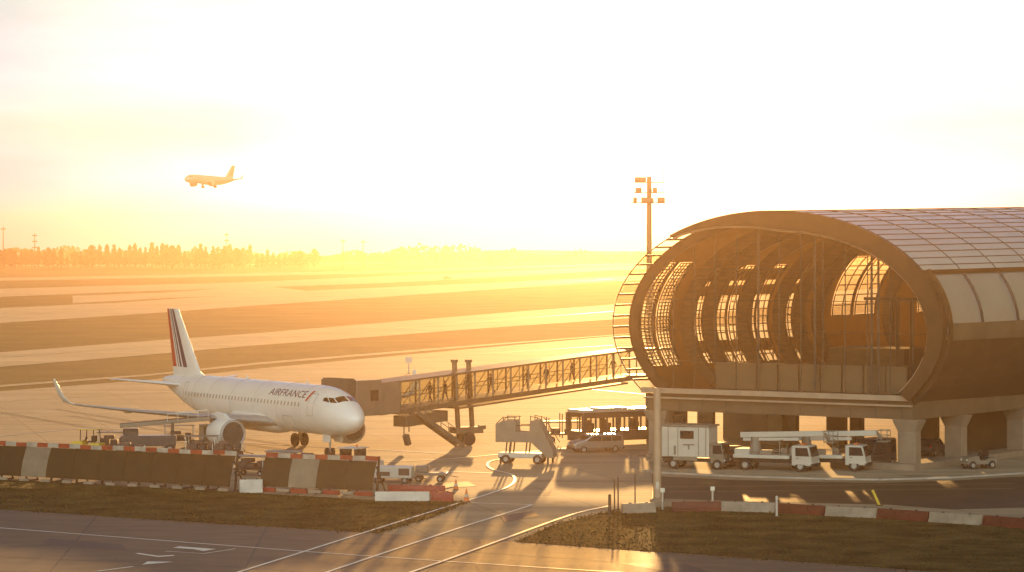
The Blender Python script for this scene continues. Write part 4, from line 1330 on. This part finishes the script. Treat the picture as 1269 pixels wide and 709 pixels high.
# two aerial lift trucks
def boom_truck(label, loc, rz):
    r = thing('boom_truck', label, 'truck', loc, rz, 'white boom trucks under the pier')
    part(r, 'flatbed', M['truckwhite'], [((-.6, 0, 1.12), (4.6, 2.1, .28)), ((-2.2, .0, 1.45), (1.2, 2.0, .5))], .04)
    part(r, 'chassis', M['chassis'], [((0, 0, .78), (6.2, .9, .3))])
    truck_cab(r, 1.9, 2.1, .5, 1.55, 1.6, M['truckwhite'])
    part(r, 'tool_box', M['truckgrey'], [((-.2, -.8, 1.45), (1.0, .5, .4)), ((.9, .5, 1.5), (.5, .9, .5))], .03)
    mb = MB(); mb.lathe([(1.2, .55), (1.5, .5), (2.1, .38), (2.6, .36)], (-1.4, 0, 0), 'Z', 16); mb.build('turret', M['truckgrey'], r, smooth=True)
    mb = MB(); mb.bar((-2.6, 0, 2.72), (4.2, 0, 2.98), .42, .42); mb.bar((-2.4, 0, 2.38), (2.2, 0, 2.5), .3, .26)
    bo = mb.build('boom', M['truckwhite'], r, bevel=.04)
    mb = MB(); mb.bar((4.2, 0, 2.98), (4.6, 0, 2.5), .22); mb.box((4.75, 0, 2.35), (.8, 1.3, .08)); 
    for x in (4.38, 5.12):
        for y in (-.62, .62): mb.bar((x, y, 2.35), (x, y, 3.2), .05)
    for z in (2.8, 3.2):
        mb.bar((4.38, -.62, z), (5.12, -.62, z), .05); mb.bar((4.38, .62, z), (5.12, .62, z), .05); mb.bar((4.38, -.62, z), (4.38, .62, z), .05); mb.bar((5.12, -.62, z), (5.12, .62, z), .05)
    mb.build('work_basket', M['truckgrey'], bo)
    mb = MB()
    for sd in (-1, 1):
        mb.bar((.9, sd * .9, 1.2), (.9, sd * .9, 2.4), .07); mb.bar((.9, -.9, 2.4), (.9, .9, 2.4), .07)
        mb.bar((-2.7, sd * .95, 1.5), (1.6, sd * .95, 1.6), .05)
    mb.build('guard_rail', M['truckgrey'], r)
    mb = MB(); mb.box((2.6, 0, 2.12), (.25, .9, .12)); mb.build('beacon', M['orange'], r, bevel=.03)
    wheels(r, [(x, y) for x in (-1.9, 2.6) for y in (-.92, .92)], .45)
    return r
bt1 = boom_truck('white boom truck beside the box truck, its boom stowed flat along its length', G(966, 585) + Vector((-.4, 1.6, 0)), R(-24))
bt2 = copy_tree(bt1, 'second white boom truck, right of its twin and nearer the corner column', G(1020, 584) + Vector((.2, 1.2, 0)), R(-19))

# baggage tractor further along under the pier
def tractor(label, loc, rz, paint, roof=True):
    r = thing('baggage_tractor', label, 'tractor', loc, rz, 'baggage tractors on the apron')
    mb = MB(); mb.prism([(-1.35, .35), (-1.35, .85), (-.5, .85), (-.4, .7), (.25, .7), (.35, 1.05), (1.3, .95), (1.4, .4)], -.6, .6)
    mb.build('body', paint, r, bevel=.05)
    part(r, 'seat', M['black'], [((-.35, 0, .95), (.45, .9, .14)), ((-.6, 0, 1.2), (.12, .9, .5))])
    if roof:
        mb = MB()
        for x in (-.9, .45):
            for y in (-.55, .55): mb.bar((x, y, .85), (x * .9, y, 1.95), .06)
        mb.build('roof_post', M['chassis'], r)
        part(r, 'roof', paint, [((-.2, 0, 1.99), (1.75, 1.25, .08))])
    mb = MB(); mb.tube([(.3, .2, 1.0), (.05, .2, 1.22)], .03, 6); mb.lathe([(-.01, .17), (.02, .17)], (.03, .2, 1.24), 'X', 12); mb.build('steering_wheel', M['black'], r)
    for y in (-.4, .4):
        mb = MB(); mb.box((1.38, y, .75), (.06, .18, .14)); mb.build('headlight', M['lamp'], r, bevel=.02)
    wheels(r, [(x, y) for x in (-.85, .95) for y in (-.55, .55)], .33, .22)
    return r
tractor('small baggage tractor with canopy left of the belt loader, above the blast fence', G(109, 561), R(160), M['yellow'])
tractor('small dark baggage tractor beneath the pier at the right edge of the picture', G(1213, 581), R(205), M['truckgrey'], roof=False)

# belt loader under the rear fuselage
bl = thing('belt_loader', 'belt loader with long dark conveyor raised to the rear hold of the airliner', 'loader', G(196, 562), R(6))
mb = MB(); mb.bar((-3.2, 0, 2.35), (4.4, 0, 2.95), 1.1, .34)
cv = mb.build('conveyor', M['truckgrey'], bl, bevel=.04)
mb = MB(); mb.bar((-3.2, 0, 2.54), (4.4, 0, 3.14), .8, .05); mb.build('belt', M['belt'], cv)
mb = MB()
for sd in (-.6, .6):
    mb.bar((.8, sd, 3.35), (4.2, sd, 3.65), .05)
    for k in range(5): mb.bar((.8 + .85 * k, sd, 2.7 + .07 * k), (.8 + .85 * k, sd, 3.35 + .075 * k), .04)
mb.build('side_rail', M['galv'], cv)
part(bl, 'body', M['darkpaint'], [((-.8, 0, 1.1), (4.6, 1.7, .9)), ((-2.3, .45, 1.8), (1.3, .7, .6))], .06)
part(bl, 'lift_arm', M['darksteel'], [((1.2, y, 1.9), (.25, .1, 1.5)) for y in (-.5, .5)])
wheels(bl, [(x, y) for x in (-2.3, 1.0) for y in (-.75, .75)], .42)


def cart(label, loc, rz, h=1.7, cover=True, load=True):
    r = thing('luggage_dolly', label, 'cart', loc, rz, 'luggage carts beside the airliner')
    part(r, 'deck', M['darksteel'], [((0, 0, .55), (2.6, 1.4, .12))])
    mb = MB()
    for x in (-1.22, 1.22):
        for y in (-.65, .65): mb.bar((x, y, .6), (x, y, h), .06)
        mb.bar((x, -.65, h * .6), (x, .65, h * .6), .05)
    mb.build('frame', M['galv'], r)
    if cover: part(r, 'canopy', M['truckgrey'], [((0, 0, h + .03), (2.7, 1.5, .07))])
    if load: part(r, 'suitcase', M['lug'], [((-.7, .1, .86), (.8, .9, .5)), ((.1, -.1, .8), (.6, 1.0, .38)), ((.8, .1, .9), (.5, .8, .55)), ((-.3, 0, 1.2), (.9, .7, .3))], .06)
    mb = MB(); mb.bar((1.3, 0, .5), (2.1, 0, .3), .06); mb.build('tow_bar', M['chassis'], r)
    wheels(r, [(x, y) for x in (-.95, .95) for y in (-.55, .55)], .24, .14)
    return r
cart('covered luggage dolly behind the blast fence, below the wing', G(250, 566), R(-5))
cart('luggage dolly with suitcases in the gap between the two blast fences', G(312, 590), R(-20), 1.5, True, True)
cart('low open dolly carrying dark bags left of the engine', G(160, 569), R(4), 1.1, False, True)
cart('covered luggage dolly right behind the second blast fence end', G(352, 588), R(-10), 1.75)

cart('covered luggage dolly parked under the rear fuselage', G(222, 553), R(10), 1.8)
cart('low dolly with bags directly behind the engine', G(283, 567), R(-3), 1.2, False, True)
cart('covered luggage dolly just left of the belt loader', G(140, 559), R(5), 1.6)
cart('low dolly between the main wheels and the second fence', G(385, 583), R(-12), 1.1, False, True)
uld = thing('cargo_container', 'metal cargo container with one slanted side waiting under the wing', 'container', G(262, 556), R(12))
mb = MB(); mb.prism([(-1.0, .5), (1.0, .5), (1.55, 1.1), (1.55, 2.1), (-1.0, 2.1)], -.75, .75); mb.build('shell', M['galv'], uld, bevel=.03)
mb = MB(); mb.box((.1, -.77, 1.3), (1.7, .03, 1.3)); mb.build('curtain_door', M['truckgrey'], uld)
part(uld, 'dolly_deck', M['darksteel'], [((0.2, 0, .42), (2.7, 1.6, .12))])
wheels(uld, [(x, y) for x in (-.8, 1.2) for y in (-.6, .6)], .2, .12)

# pushback tug at the nose wheel
tg = thing('pushback_tug', 'low pushback tug in front of the airliner nose wheel', 'tug', G(438, 585), R(-28))
mb = MB(); mb.prism([(-2.2, .3), (-2.3, .95), (-1.0, 1.0), (-.9, 1.15), (.6, 1.15), (.7, 1.0), (2.1, .95), (2.2, .3)], -1.05, 1.05); mb.build('body', M['truckwhite'], tg, bevel=.07)
mb = MB()
for x in (-.7, .6):
    for y in (-.8, .8): mb.bar((x, y, 1.1), (x, y, 1.85), .08)
mb.build('roof_post', M['chassis'], tg)
part(tg, 'roof', M['truckwhite'], [((-.05, 0, 1.88), (1.8, 1.9, .08))])
part(tg, 'window', M['winglass'], [((.62, 0, 1.5), (.03, 1.5, .6)), ((-.72, 0, 1.5), (.03, 1.5, .6))], 0)
mb = MB(); mb.lathe([(0, .09), (.16, .07), (.18, .01)], (0, .5, 1.93), 'Z', 10); mb.build('beacon', M['orange'], tg)
wheels(tg, [(x, y) for x in (-1.4, 1.4) for y in (-.95, .95)], .48)
mb = MB(); mb.bar((-2.3, 0, .5), (-5.0, 0, .42), .1); mb.build('tow_bar', M['yellow'], tg)

gp = thing('ground_power_unit', 'white ground power trailer right of the blast fence end', 'generator', G(487, 599), R(-8))
part(gp, 'housing', M['truckwhite'], [((0, 0, .85), (3.0, 1.5, .85))], .08)
mb = MB(); mb.box((.95, -.76, .9), (.8, .03, .5)); mb.build('grille', M['darksteel'], gp)
mb = MB(); mb.box((-.6, -.76, .75), (1.0, .03, .3)); mb.build('access_panel', M['darksteel'], gp)
mb = MB(); mb.bar((1.5, 0, .45), (2.5, 0, .35), .07); mb.build('tow_bar', M['chassis'], gp)
wheels(gp, [(x, y) for x in (-1.0, 1.0) for y in (-.62, .62)], .28, .18)
gp2 = thing('utility_trailer', 'low olive trailer right of the white power trailer', 'trailer', G(533, 597), R(-5))
part(gp2, 'bed', M['truckgrey'], [((0, 0, .6), (2.6, 1.3, .2)), ((-.6, 0, .95), (.9, 1.0, .5))], .05)
mb = MB(); mb.bar((1.3, 0, .5), (2.1, 0, .35), .06); mb.build('tow_bar', M['chassis'], gp2)
wheels(gp2, [(x, y) for x in (-.8, .8) for y in (-.55, .55)], .26, .16)


# ============================================================ BLAST FENCES
def blast_fence(label, p0, p1, h, widths, pale, top_step, foot_step, endcap):
    v = p1 - p0
    L = v.length
    rz = math.atan2(v.y, v.x)
    r = thing('blast_fence', label, 'blast fence', p0, rz, 'steel blast fences in front of the airliner')
    # cross section leans away from the camera towards the top (local +y is away)
    def sec(z): return -.55 + .9 * (z / h) ** 2
    n = max(1, round(L / widths))
    for k in range(n):
        a, c = L * k / n + .02, L * (k + 1) / n - .02
        mb = MB(); mb.grid(lambda x, z: (x, sec(z), z), [a, c], [.42 + (h - .75) * q / 8 for q in range(9)])
        mb.build('panel', M['fencepale'] if k in pale else M['fence'], r, solid=.06)
    for k in range(n + 1):
        x = L * k / n
        mb = MB(); mb.bar((x, .1, 0), (x, sec(h) + .12, h), .1, .14); mb.bar((x, 1.5, 0), (x, sec(h * .75) + .1, h * .75), .08); mb.bar((x, -.55, .06), (x, 1.5, .06), .1)
        mb.build('post', M['darksteel'], r)
    mb = MB()
    m_ = round(L / top_step)
    for k in range(m_):
        a, c = L * k / m_, L * (k + 1) / m_
        mb.box(((a + c) / 2, sec(h) - .02 + random.uniform(-.02, .02), h - .17 + random.uniform(-.035, .035)), ((c - a) * .985, .12, .32), k % 2, ry=R(random.uniform(-1.6, 1.6)))
    mb.build('top_rail', [M['fencered'], M['fencewhite']], r)
    m_ = round(L / foot_step)
    for k in range(m_):
        a, c = L * k / m_, L * (k + 1) / m_
        mb = MB()
        if k % 2: mb.box(((a + c) / 2, -.62, .2), ((c - a) * .8, .16, .2)); mb.build('foot_block', M['shadedwhite'], r)
        elif endcap: mb.box(((a + c) / 2, -.62, .2), (c - a, .16, .3)); mb.build('foot_block', M['redplastic'], r)
    if not endcap:
        mb = MB(); mb.box((L / 2, -.5, .06), (L, .1, .12)); mb.build('base_plate', M['fence'], r)
    return r
blast_fence('long dark steel blast fence with red and white top rail at the left edge', G(-60, 592), G(290, 610), 2.9, 2.3, (3,), 1.0, 1.0, False)
blast_fence('shorter blast fence between the engine and the white power trailer', G(327, 609), G(466, 615), 2.75, 2.1, (1,), 1.05, 1.3, True)


# ============================================================ LOW ROAD BARRIERS
def barrier(label, p0, p1, m, group, h=.68):
    v = p1 - p0
    L = v.length
    r = thing('road_barrier', label, 'barrier', (p0 + p1) / 2, math.atan2(v.y, v.x), group)
    hl = L / 2 - .04
    mb = MB()
    pr = [(-.28, .0), (-.28, .14), (-.17, .3), (-.10, h), (.10, h), (.17, .3), (.28, .14), (.28, .0)]
    vs = [(-hl, y, z) for y, z in pr] + [(hl, y, z) for y, z in pr]
    nn = len(pr)
    mb.add(vs, [tuple(range(nn)), tuple(range(2 * nn - 1, nn - 1, -1))] + [(i, i + nn, (i + 1) % nn + nn, (i + 1) % nn) for i in range(nn)])
    mb.build('body', m, r, bevel=.03)
    for k in range(max(2, int(L / 1.2)) + 1):
        x = -hl + .1 + (2 * hl - .2) * k / (max(2, int(L / 1.2)))
        mb = MB(); mb.box((x, -.19, h * .5), (.1, .06, h * .6), rx=R(-8)); mb.build('rib', m, r)
    for x in (-hl * .5, hl * .5):
        mb = MB(); mb.lathe([(h, .09), (h + .06, .08)], (x, 0, 0), 'Z', 10); mb.build('cap', M['chassis'], r)
    return r
gR = 'red and white barriers along the right verge'
edge = [(770, 637), (812, 635.5), (832, 635), (894, 634), (962, 636), (1023, 640), (1088, 643), (1152, 647.5), (1219, 652), (1285, 657)]
def eb(i): return G(*edge[i])
barrier('short pale barrier beside the foot of the round steel mast', eb(0), eb(1), M['shadedwhite'], gR)
barrier('dull red barrier immediately right of the round steel mast', eb(2), eb(3), M['shadedred'], gR)
barrier('white barrier under the boom trucks, first white one right of the mast', eb(3), eb(4), M['shadedwhite'], gR)
barrier('red barrier with a pale marker post at its left end', eb(4), eb(5), M['shadedred'], gR)
barrier('white barrier just below the leaning yellow marker', eb(5), eb(6), M['shadedwhite'], gR)
barrier('red barrier in front of the pier corner column, right of the leaning yellow marker', eb(6), eb(7), M['shadedred'], gR)
barrier('white barrier nearest the right edge of the picture', eb(7), eb(8), M['shadedwhite'], gR)
barrier('red barrier cut off by the right edge of the picture', eb(8), eb(9), M['shadedred'], gR)
gL = 'low barriers at the end of the blast fences'
barrier('long white barrier lying below the white power trailer', G(464, 621.5), G(533, 621.5), M['whiteplastic'], gL)
barrier('red barrier at the right end of the low row by the apron road', G(534, 621.5), G(562, 622), M['redplastic'], gL)
barrier('red barrier tucked behind the long white barrier', G(480, 611), G(552, 612.5), M['redplastic'], gL, .6)
barrier('white block barrier in the gap between the two blast fences', G(296, 611), G(326, 610.5), M['whiteplastic'], gL, .95)


# ============================================================ POSTS, MASTS, SIGNS
ms = thing('steel_mast', 'thick pale round steel mast standing before the pier', 'mast', G(814.5, 621))
hT = ZY(481, DY(621))
mb = MB(); mb.lathe([(0, .27), (hT, .25), (hT + .03, .2)], n=24); mb.build('shaft', M['beam'], ms, smooth=True)
mb = MB(); mb.lathe([(0, .5), (.12, .5), (.16, .3), (.3, .28)], n=20); mb.build('base_flange', M['pillar'], ms, smooth=True)
mb = MB(); mb.box((0, -.27, 1.1), (.22, .04, .5)); mb.build('access_hatch', M['galv'], ms)

fm = thing('floodlight_mast', 'tall apron floodlight mast with three tiers of lamps rising behind the pier', 'floodlight', (PX(804.5, 470), 470, 0))
zt_ = ZY(219, 470)
mb = MB(); mb.tube([(0, 0, 0), (0, 0, zt_)], [.55, .36], 14); mb.build('pole', M['bridge'], fm, smooth=True)
for z, x0, x1 in ((ZY(226, 470), -2.4, 2.5), (ZY(239, 470), -2.4, 2.5), (ZY(251.5, 470), -3.0, 2.6)):
    mb = MB(); mb.bar((x0, -.2, z), (x1, -.2, z), .14); mb.bar((x0, .5, z), (x1, .5, z), .14); mb.build('crossbar', M['bridge'], fm)
def flood(x, z, w=1.2, h=.85):
    mb = MB(); mb.prism([(-.3, -h / 2), (.35, -h / 2 + .15), (.35, h / 2), (-.3, h / 2 - .1)], -w / 2, w / 2)
    o = mb.build('floodlight_head', M['bridge'], fm, bevel=.04); o.location = (x, -.5, z); o.rotation_euler = (0, 0, R(-90))
    return o
za, zb_, zc_ = ZY(223, 470), ZY(236, 470), ZY(248, 470)
for x, z, w in ((-1.8, za, 1.1), (-.9, za, .7), (-1.75, zb_, 1.0), (.9, zb_, .7), (0, zb_ - .1, .8), (-2.3, zc_, .6), (-.8, zc_, 1.0), (.2, zc_ - .1, 1.0), (1.9, zc_, 1.2)):
    flood(x, z, w)
mb = MB(); mb.tube([(2.35, 0, ZY(227, 470)), (2.35, 0, ZY(210, 470))], .05, 6); mb.tube([(0, 0, zt_), (0, 0, ZY(200, 470))], .04, 6); mb.build('lightning_rod', M['bridge'], fm)


def post(name, label, cat, px, py, h, r, m, lean=0.0, group=None, head=False):
    o = thing(name, label, cat, G(px, py), 0, group)
    mb = MB(); mb.tube([(0, 0, 0), (lean, 0, h)], r, 10); mb.build('shaft', m, o, smooth=True)
    if head:
        mb = MB(); mb.box((lean, 0, h), (.3, .16, .3)); mb.build('marker_head', M['lamp'], o, bevel=.04)
    else:
        mb = MB(); mb.lathe([(h - .02, r * 1.2), (h + .05, r * .9), (h + .09, r * .2)], (lean, 0, 0), n=10); mb.build('cap', m, o, smooth=True)
    mb = MB(); mb.lathe([(0, r * 2.6), (.05, r * 2.6), (.08, r * 1.2)], n=10); mb.build('foot', M['darksteel'], o)
    return o
gp_ = 'marker posts by the pale barriers'
post('marker_post', 'stubby dark post at the left end of the verge barriers', 'post', 755.5, 640, 1.35, .10, M['darksteel'], group=gp_)
post('marker_post', 'thin tall dark post just right of the stubby one', 'post', 761.5, 633, 2.0, .05, M['darksteel'], group=gp_)
post('marker_post', 'thin tall post nearest the left face of the pale barrier', 'post', 766, 632, 2.1, .05, M['darksteel'], group=gp_)
post('marker_post', 'thin post in the sunlit patch left of the round mast', 'post', 787, 624, 1.9, .045, M['darksteel'], group=gp_)
post('marker_post', 'short post with pale head right of the round mast', 'post', 821, 633, 1.35, .07, M['galv'], head=True, group=gp_)
post('marker_post', 'short post on the pier road kerb below the box truck', 'post', 883, 623, .95, .08, M['galv'], head=True, group=gp_)
post('marker_post', 'pale post at the joint of the white and red barriers', 'post', 962.5, 641, 1.3, .08, M['whiteplastic'], group=gp_)
post('marker_post', 'leaning yellow marker on the kerb of the pier road', 'post', 1090, 627, 1.0, .1, M['yellow'], lean=-.45, group=gp_)
sg = post('apron_sign', 'slim pale sign post standing beyond the boarding bridge', 'sign', 506.5, 463, 2.2, .09, M['whiteplastic'])
mb = MB(); mb.box((0, -.1, 1.9), (.9, .08, .8)); mb.build('sign_board', M['whiteplastic'], sg, bevel=.02)


def cone(label, px, py, h=.75):
    o = thing('traffic_cone', label, 'cone', G(px, py), 0, 'cones beside the curved road line')
    mb = MB(); mb.lathe([(.04, .19), (h * .35, .14), (h * .35, .14), (h * .6, .095), (h, .03)], n=14)
    mb.build('cone_body', M['orange'], o, smooth=True)
    mb = MB(); mb.lathe([(h * .38, .142), (h * .58, .105)], n=14); mb.build('white_sleeve', M['whiteplastic'], o, smooth=True)
    mb = MB(); mb.box((0, 0, .03), (.45, .45, .05)); mb.build('base', M['black'], o)
cone('orange traffic cone just right of the low barrier row', 565, 607)
cone('orange traffic cone standing on the curved white line', 578, 622, .9)


# far masts on the skyline
def far_mast(label, px, d, top, arms):
    o = thing('antenna_mast', label, 'mast', (PX(px, d), d, 0), 0, 'distant masts on the skyline')
    z = ZY(top, d)
    mb = MB(); mb.tube([(0, 0, 0), (0, 0, z)], [.5, .3], 8); mb.build('pole', M['darksteel'], o)
    mb = MB()
    for k in range(arms): mb.bar((-2.2, 0, z - 2 - 5 * k), (2.2, 0, z - 2 - 5 * k), .5, .9)
    mb.build('crossarm', M['darksteel'], o)
far_mast('distant mast with three crossarms above the left trees', 43, 2450, 289, 3)
far_mast('faint distant pole at the far left of the skyline', 4, 2500, 281, 1)
far_mast('distant mast near the right end of the tree row', 281, 2450, 288, 2)
far_mast('faint pole on the skyline right of the tree row', 425, 2500, 296, 1)
far_mast('faintest pole on the skyline, farthest right of the masts', 450, 2500, 297, 1)


# ============================================================ TREES
def tree_meshes(kind, k):
    rnd = random.Random(k * 13 + 5)
    mb = MB()
    H = 1.0
    for _ in range(420):
        t_ = rnd.random() ** .8
        if kind == 'conical': rr = .30 * (1 - t_) ** .75 + .03
        else: rr = .42 * math.sqrt(max(.02, 1 - (2 * t_ - .95) ** 2))
        lump = .75 + .35 * math.sin(t_ * 17 + k) * math.sin(k * 3 + t_ * 5)
        a = rnd.random() * 6.283; q = math.sqrt(rnd.random()) * rr * lump
        c = Vector((q * math.cos(a), q * math.sin(a), .12 + .88 * t_))
        sz = rnd.uniform(.02, .055)
        rot = Quaternion((rnd.uniform(-1, 1), rnd.uniform(-1, 1), rnd.uniform(-1, 1), rnd.uniform(-1, 1))).normalized()
        vs = [c + rot @ Vector(p_) * sz for p_ in ((-1, -.7, 0), (1, -.6, .2), (.8, .8, 0), (-.7, .7, .3))]
        mb.add(vs, [(0, 1, 2, 3)])
    tb_ = MB()
    tb_.tube([(0, 0, 0), (.01, 0, .4), (0, .01, .85)], [.035, .025, .008], 7)
    for q in range(6):
        a = q * 1.1 + k; z = .25 + .09 * q
        tb_.tube([(0, 0, z), (.16 * math.cos(a), .16 * math.sin(a), z + .13)], [.014, .004], 5)
    return mb, tb_
protos = []
for k, kind in enumerate(('conical', 'round', 'conical', 'round')):
    cmx, tmx = tree_meshes(kind, k)
    a = cmx.build('crown', M['leaf'], fixn=False); c = tmx.build('trunk', M['bark'])
    protos.append((kind, a, c))
spots = []
x = -14.0
rnd = random.Random(3)
while x < 395:
    base = 2550
    top = 307 + rnd.uniform(-3.5, 4)
    if 25 < x < 32 or 80 < x < 88 or 100 < x < 112 or 222 < x < 238: top += 6
    if 160 < x < 222 or 245 < x < 305: top -= 3
    if x > 310: top += 5
    d = base + rnd.uniform(-120, 160)
    spots.append((x, d, top, rnd.choice((0, 1, 2, 2, 0, 3))))
    x += rnd.uniform(5.0, 9.5)
for i, (px, d, top, k) in enumerate(spots):
    kind, a, c = protos[k]
    h = ZY(top, d)
    r = thing('conical_tree' if kind == 'conical' else 'round_tree', 'hazy pointed tree in the distant row on the left skyline' if kind == 'conical' else 'hazy round crowned tree in the distant row on the left skyline', 'tree', (PX(px, d), d, 0), rnd.random() * 6, 'pointed trees along the far edge of the airfield' if kind == 'conical' else 'round trees along the far edge of the airfield')
    w = rnd.uniform(.75, 1.15) * h
    r.scale = (w, w, h)
    for src in (a, c):
        o = src.copy(); COL.objects.link(o); o.parent = r
for kind, a, c in protos:
    bpy.data.objects.remove(a); bpy.data.objects.remove(c)
# far wood that reads as one low mass
mb = MB()
for _ in range(6000):
    px = rnd.uniform(-40, 1300)
    d = rnd.uniform(3300, 3900)
    hmax = 7 + 5 * math.sin(px * .021) * math.sin(px * .0073 + 1) + 3 * math.sin(px * .09) + (5 if 520 < px < 640 else 0)
    c = Vector((PX(px, d), d, rnd.uniform(2, max(5, hmax + 5))))
    rot = Quaternion((rnd.uniform(-1, 1), rnd.uniform(-1, 1), rnd.uniform(-1, 1), rnd.uniform(-1, 1))).normalized()
    sz = rnd.uniform(1.2, 3.2)
    mb.add([c + rot @ Vector(p_) * sz for p_ in ((-1, -.7, 0), (1, -.6, .2), (.8, .8, 0), (-.7, .7, .3))], [(0, 1, 2, 3)])
fw = mb.build('far_wood', M['leaf'], fixn=False)
tag(fw, 'low hazy woodland along the horizon', 'woodland', kind='stuff')

# ============================================================ GRASS TUFTS on the two islands
def inside(p, poly):
    c = False
    for i in range(len(poly)):
        a, b_ = poly[i], poly[i - 1]
        if (a[1] > p[1]) != (b_[1] > p[1]) and p[0] < (b_[0] - a[0]) * (p[1] - a[1]) / (b_[1] - a[1]) + a[0]: c = not c
    return c
mb = MB()
rg = random.Random(21)
for nm in ('grass_island', 'grass_verge'):
    me = bpy.data.objects[nm].data
    poly = [tuple(me.vertices[i].co[:2]) for i in me.polygons[0].vertices]
    x0, x1 = min(p[0] for p in poly), max(p[0] for p in poly)
    y0, y1 = min(p[1] for p in poly), max(p[1] for p in poly)
    n_ = 0
    while n_ < 13000:
        p = (rg.uniform(x0, x1), rg.uniform(y0, y1))
        edge_ = rg.random() < .12
        if not inside(p, poly): continue
        n_ += 1
        if edge_:
            i = rg.randrange(len(poly)); a, b_ = poly[i], poly[i - 1]; q = rg.random()
            p = (a[0] + (b_[0] - a[0]) * q + rg.gauss(0, .15), a[1] + (b_[1] - a[1]) * q + rg.gauss(0, .5))
        h = rg.uniform(.02, .075) * (3.0 if rg.random() < .03 else 1)
        w = rg.uniform(.03, .09)
        a = rg.random() * 3.14
        dx, dy = math.cos(a) * w, math.sin(a) * w
        lx, ly = rg.gauss(0, .06), rg.gauss(0, .06)
        mb.add([(p[0] - dx, p[1] - dy, .04), (p[0] + dx, p[1] + dy, .04), (p[0] + lx + dx * .4, p[1] + ly, .04 + h), (p[0] + lx - dx * .6, p[1] + ly, .04 + h * .8)], [(0, 1, 2, 3)])
gt = mb.build('grass_tufts', M['lawn'], fixn=False)
tag(gt, 'short rough grass on the two roadside islands', 'grass', kind='stuff')
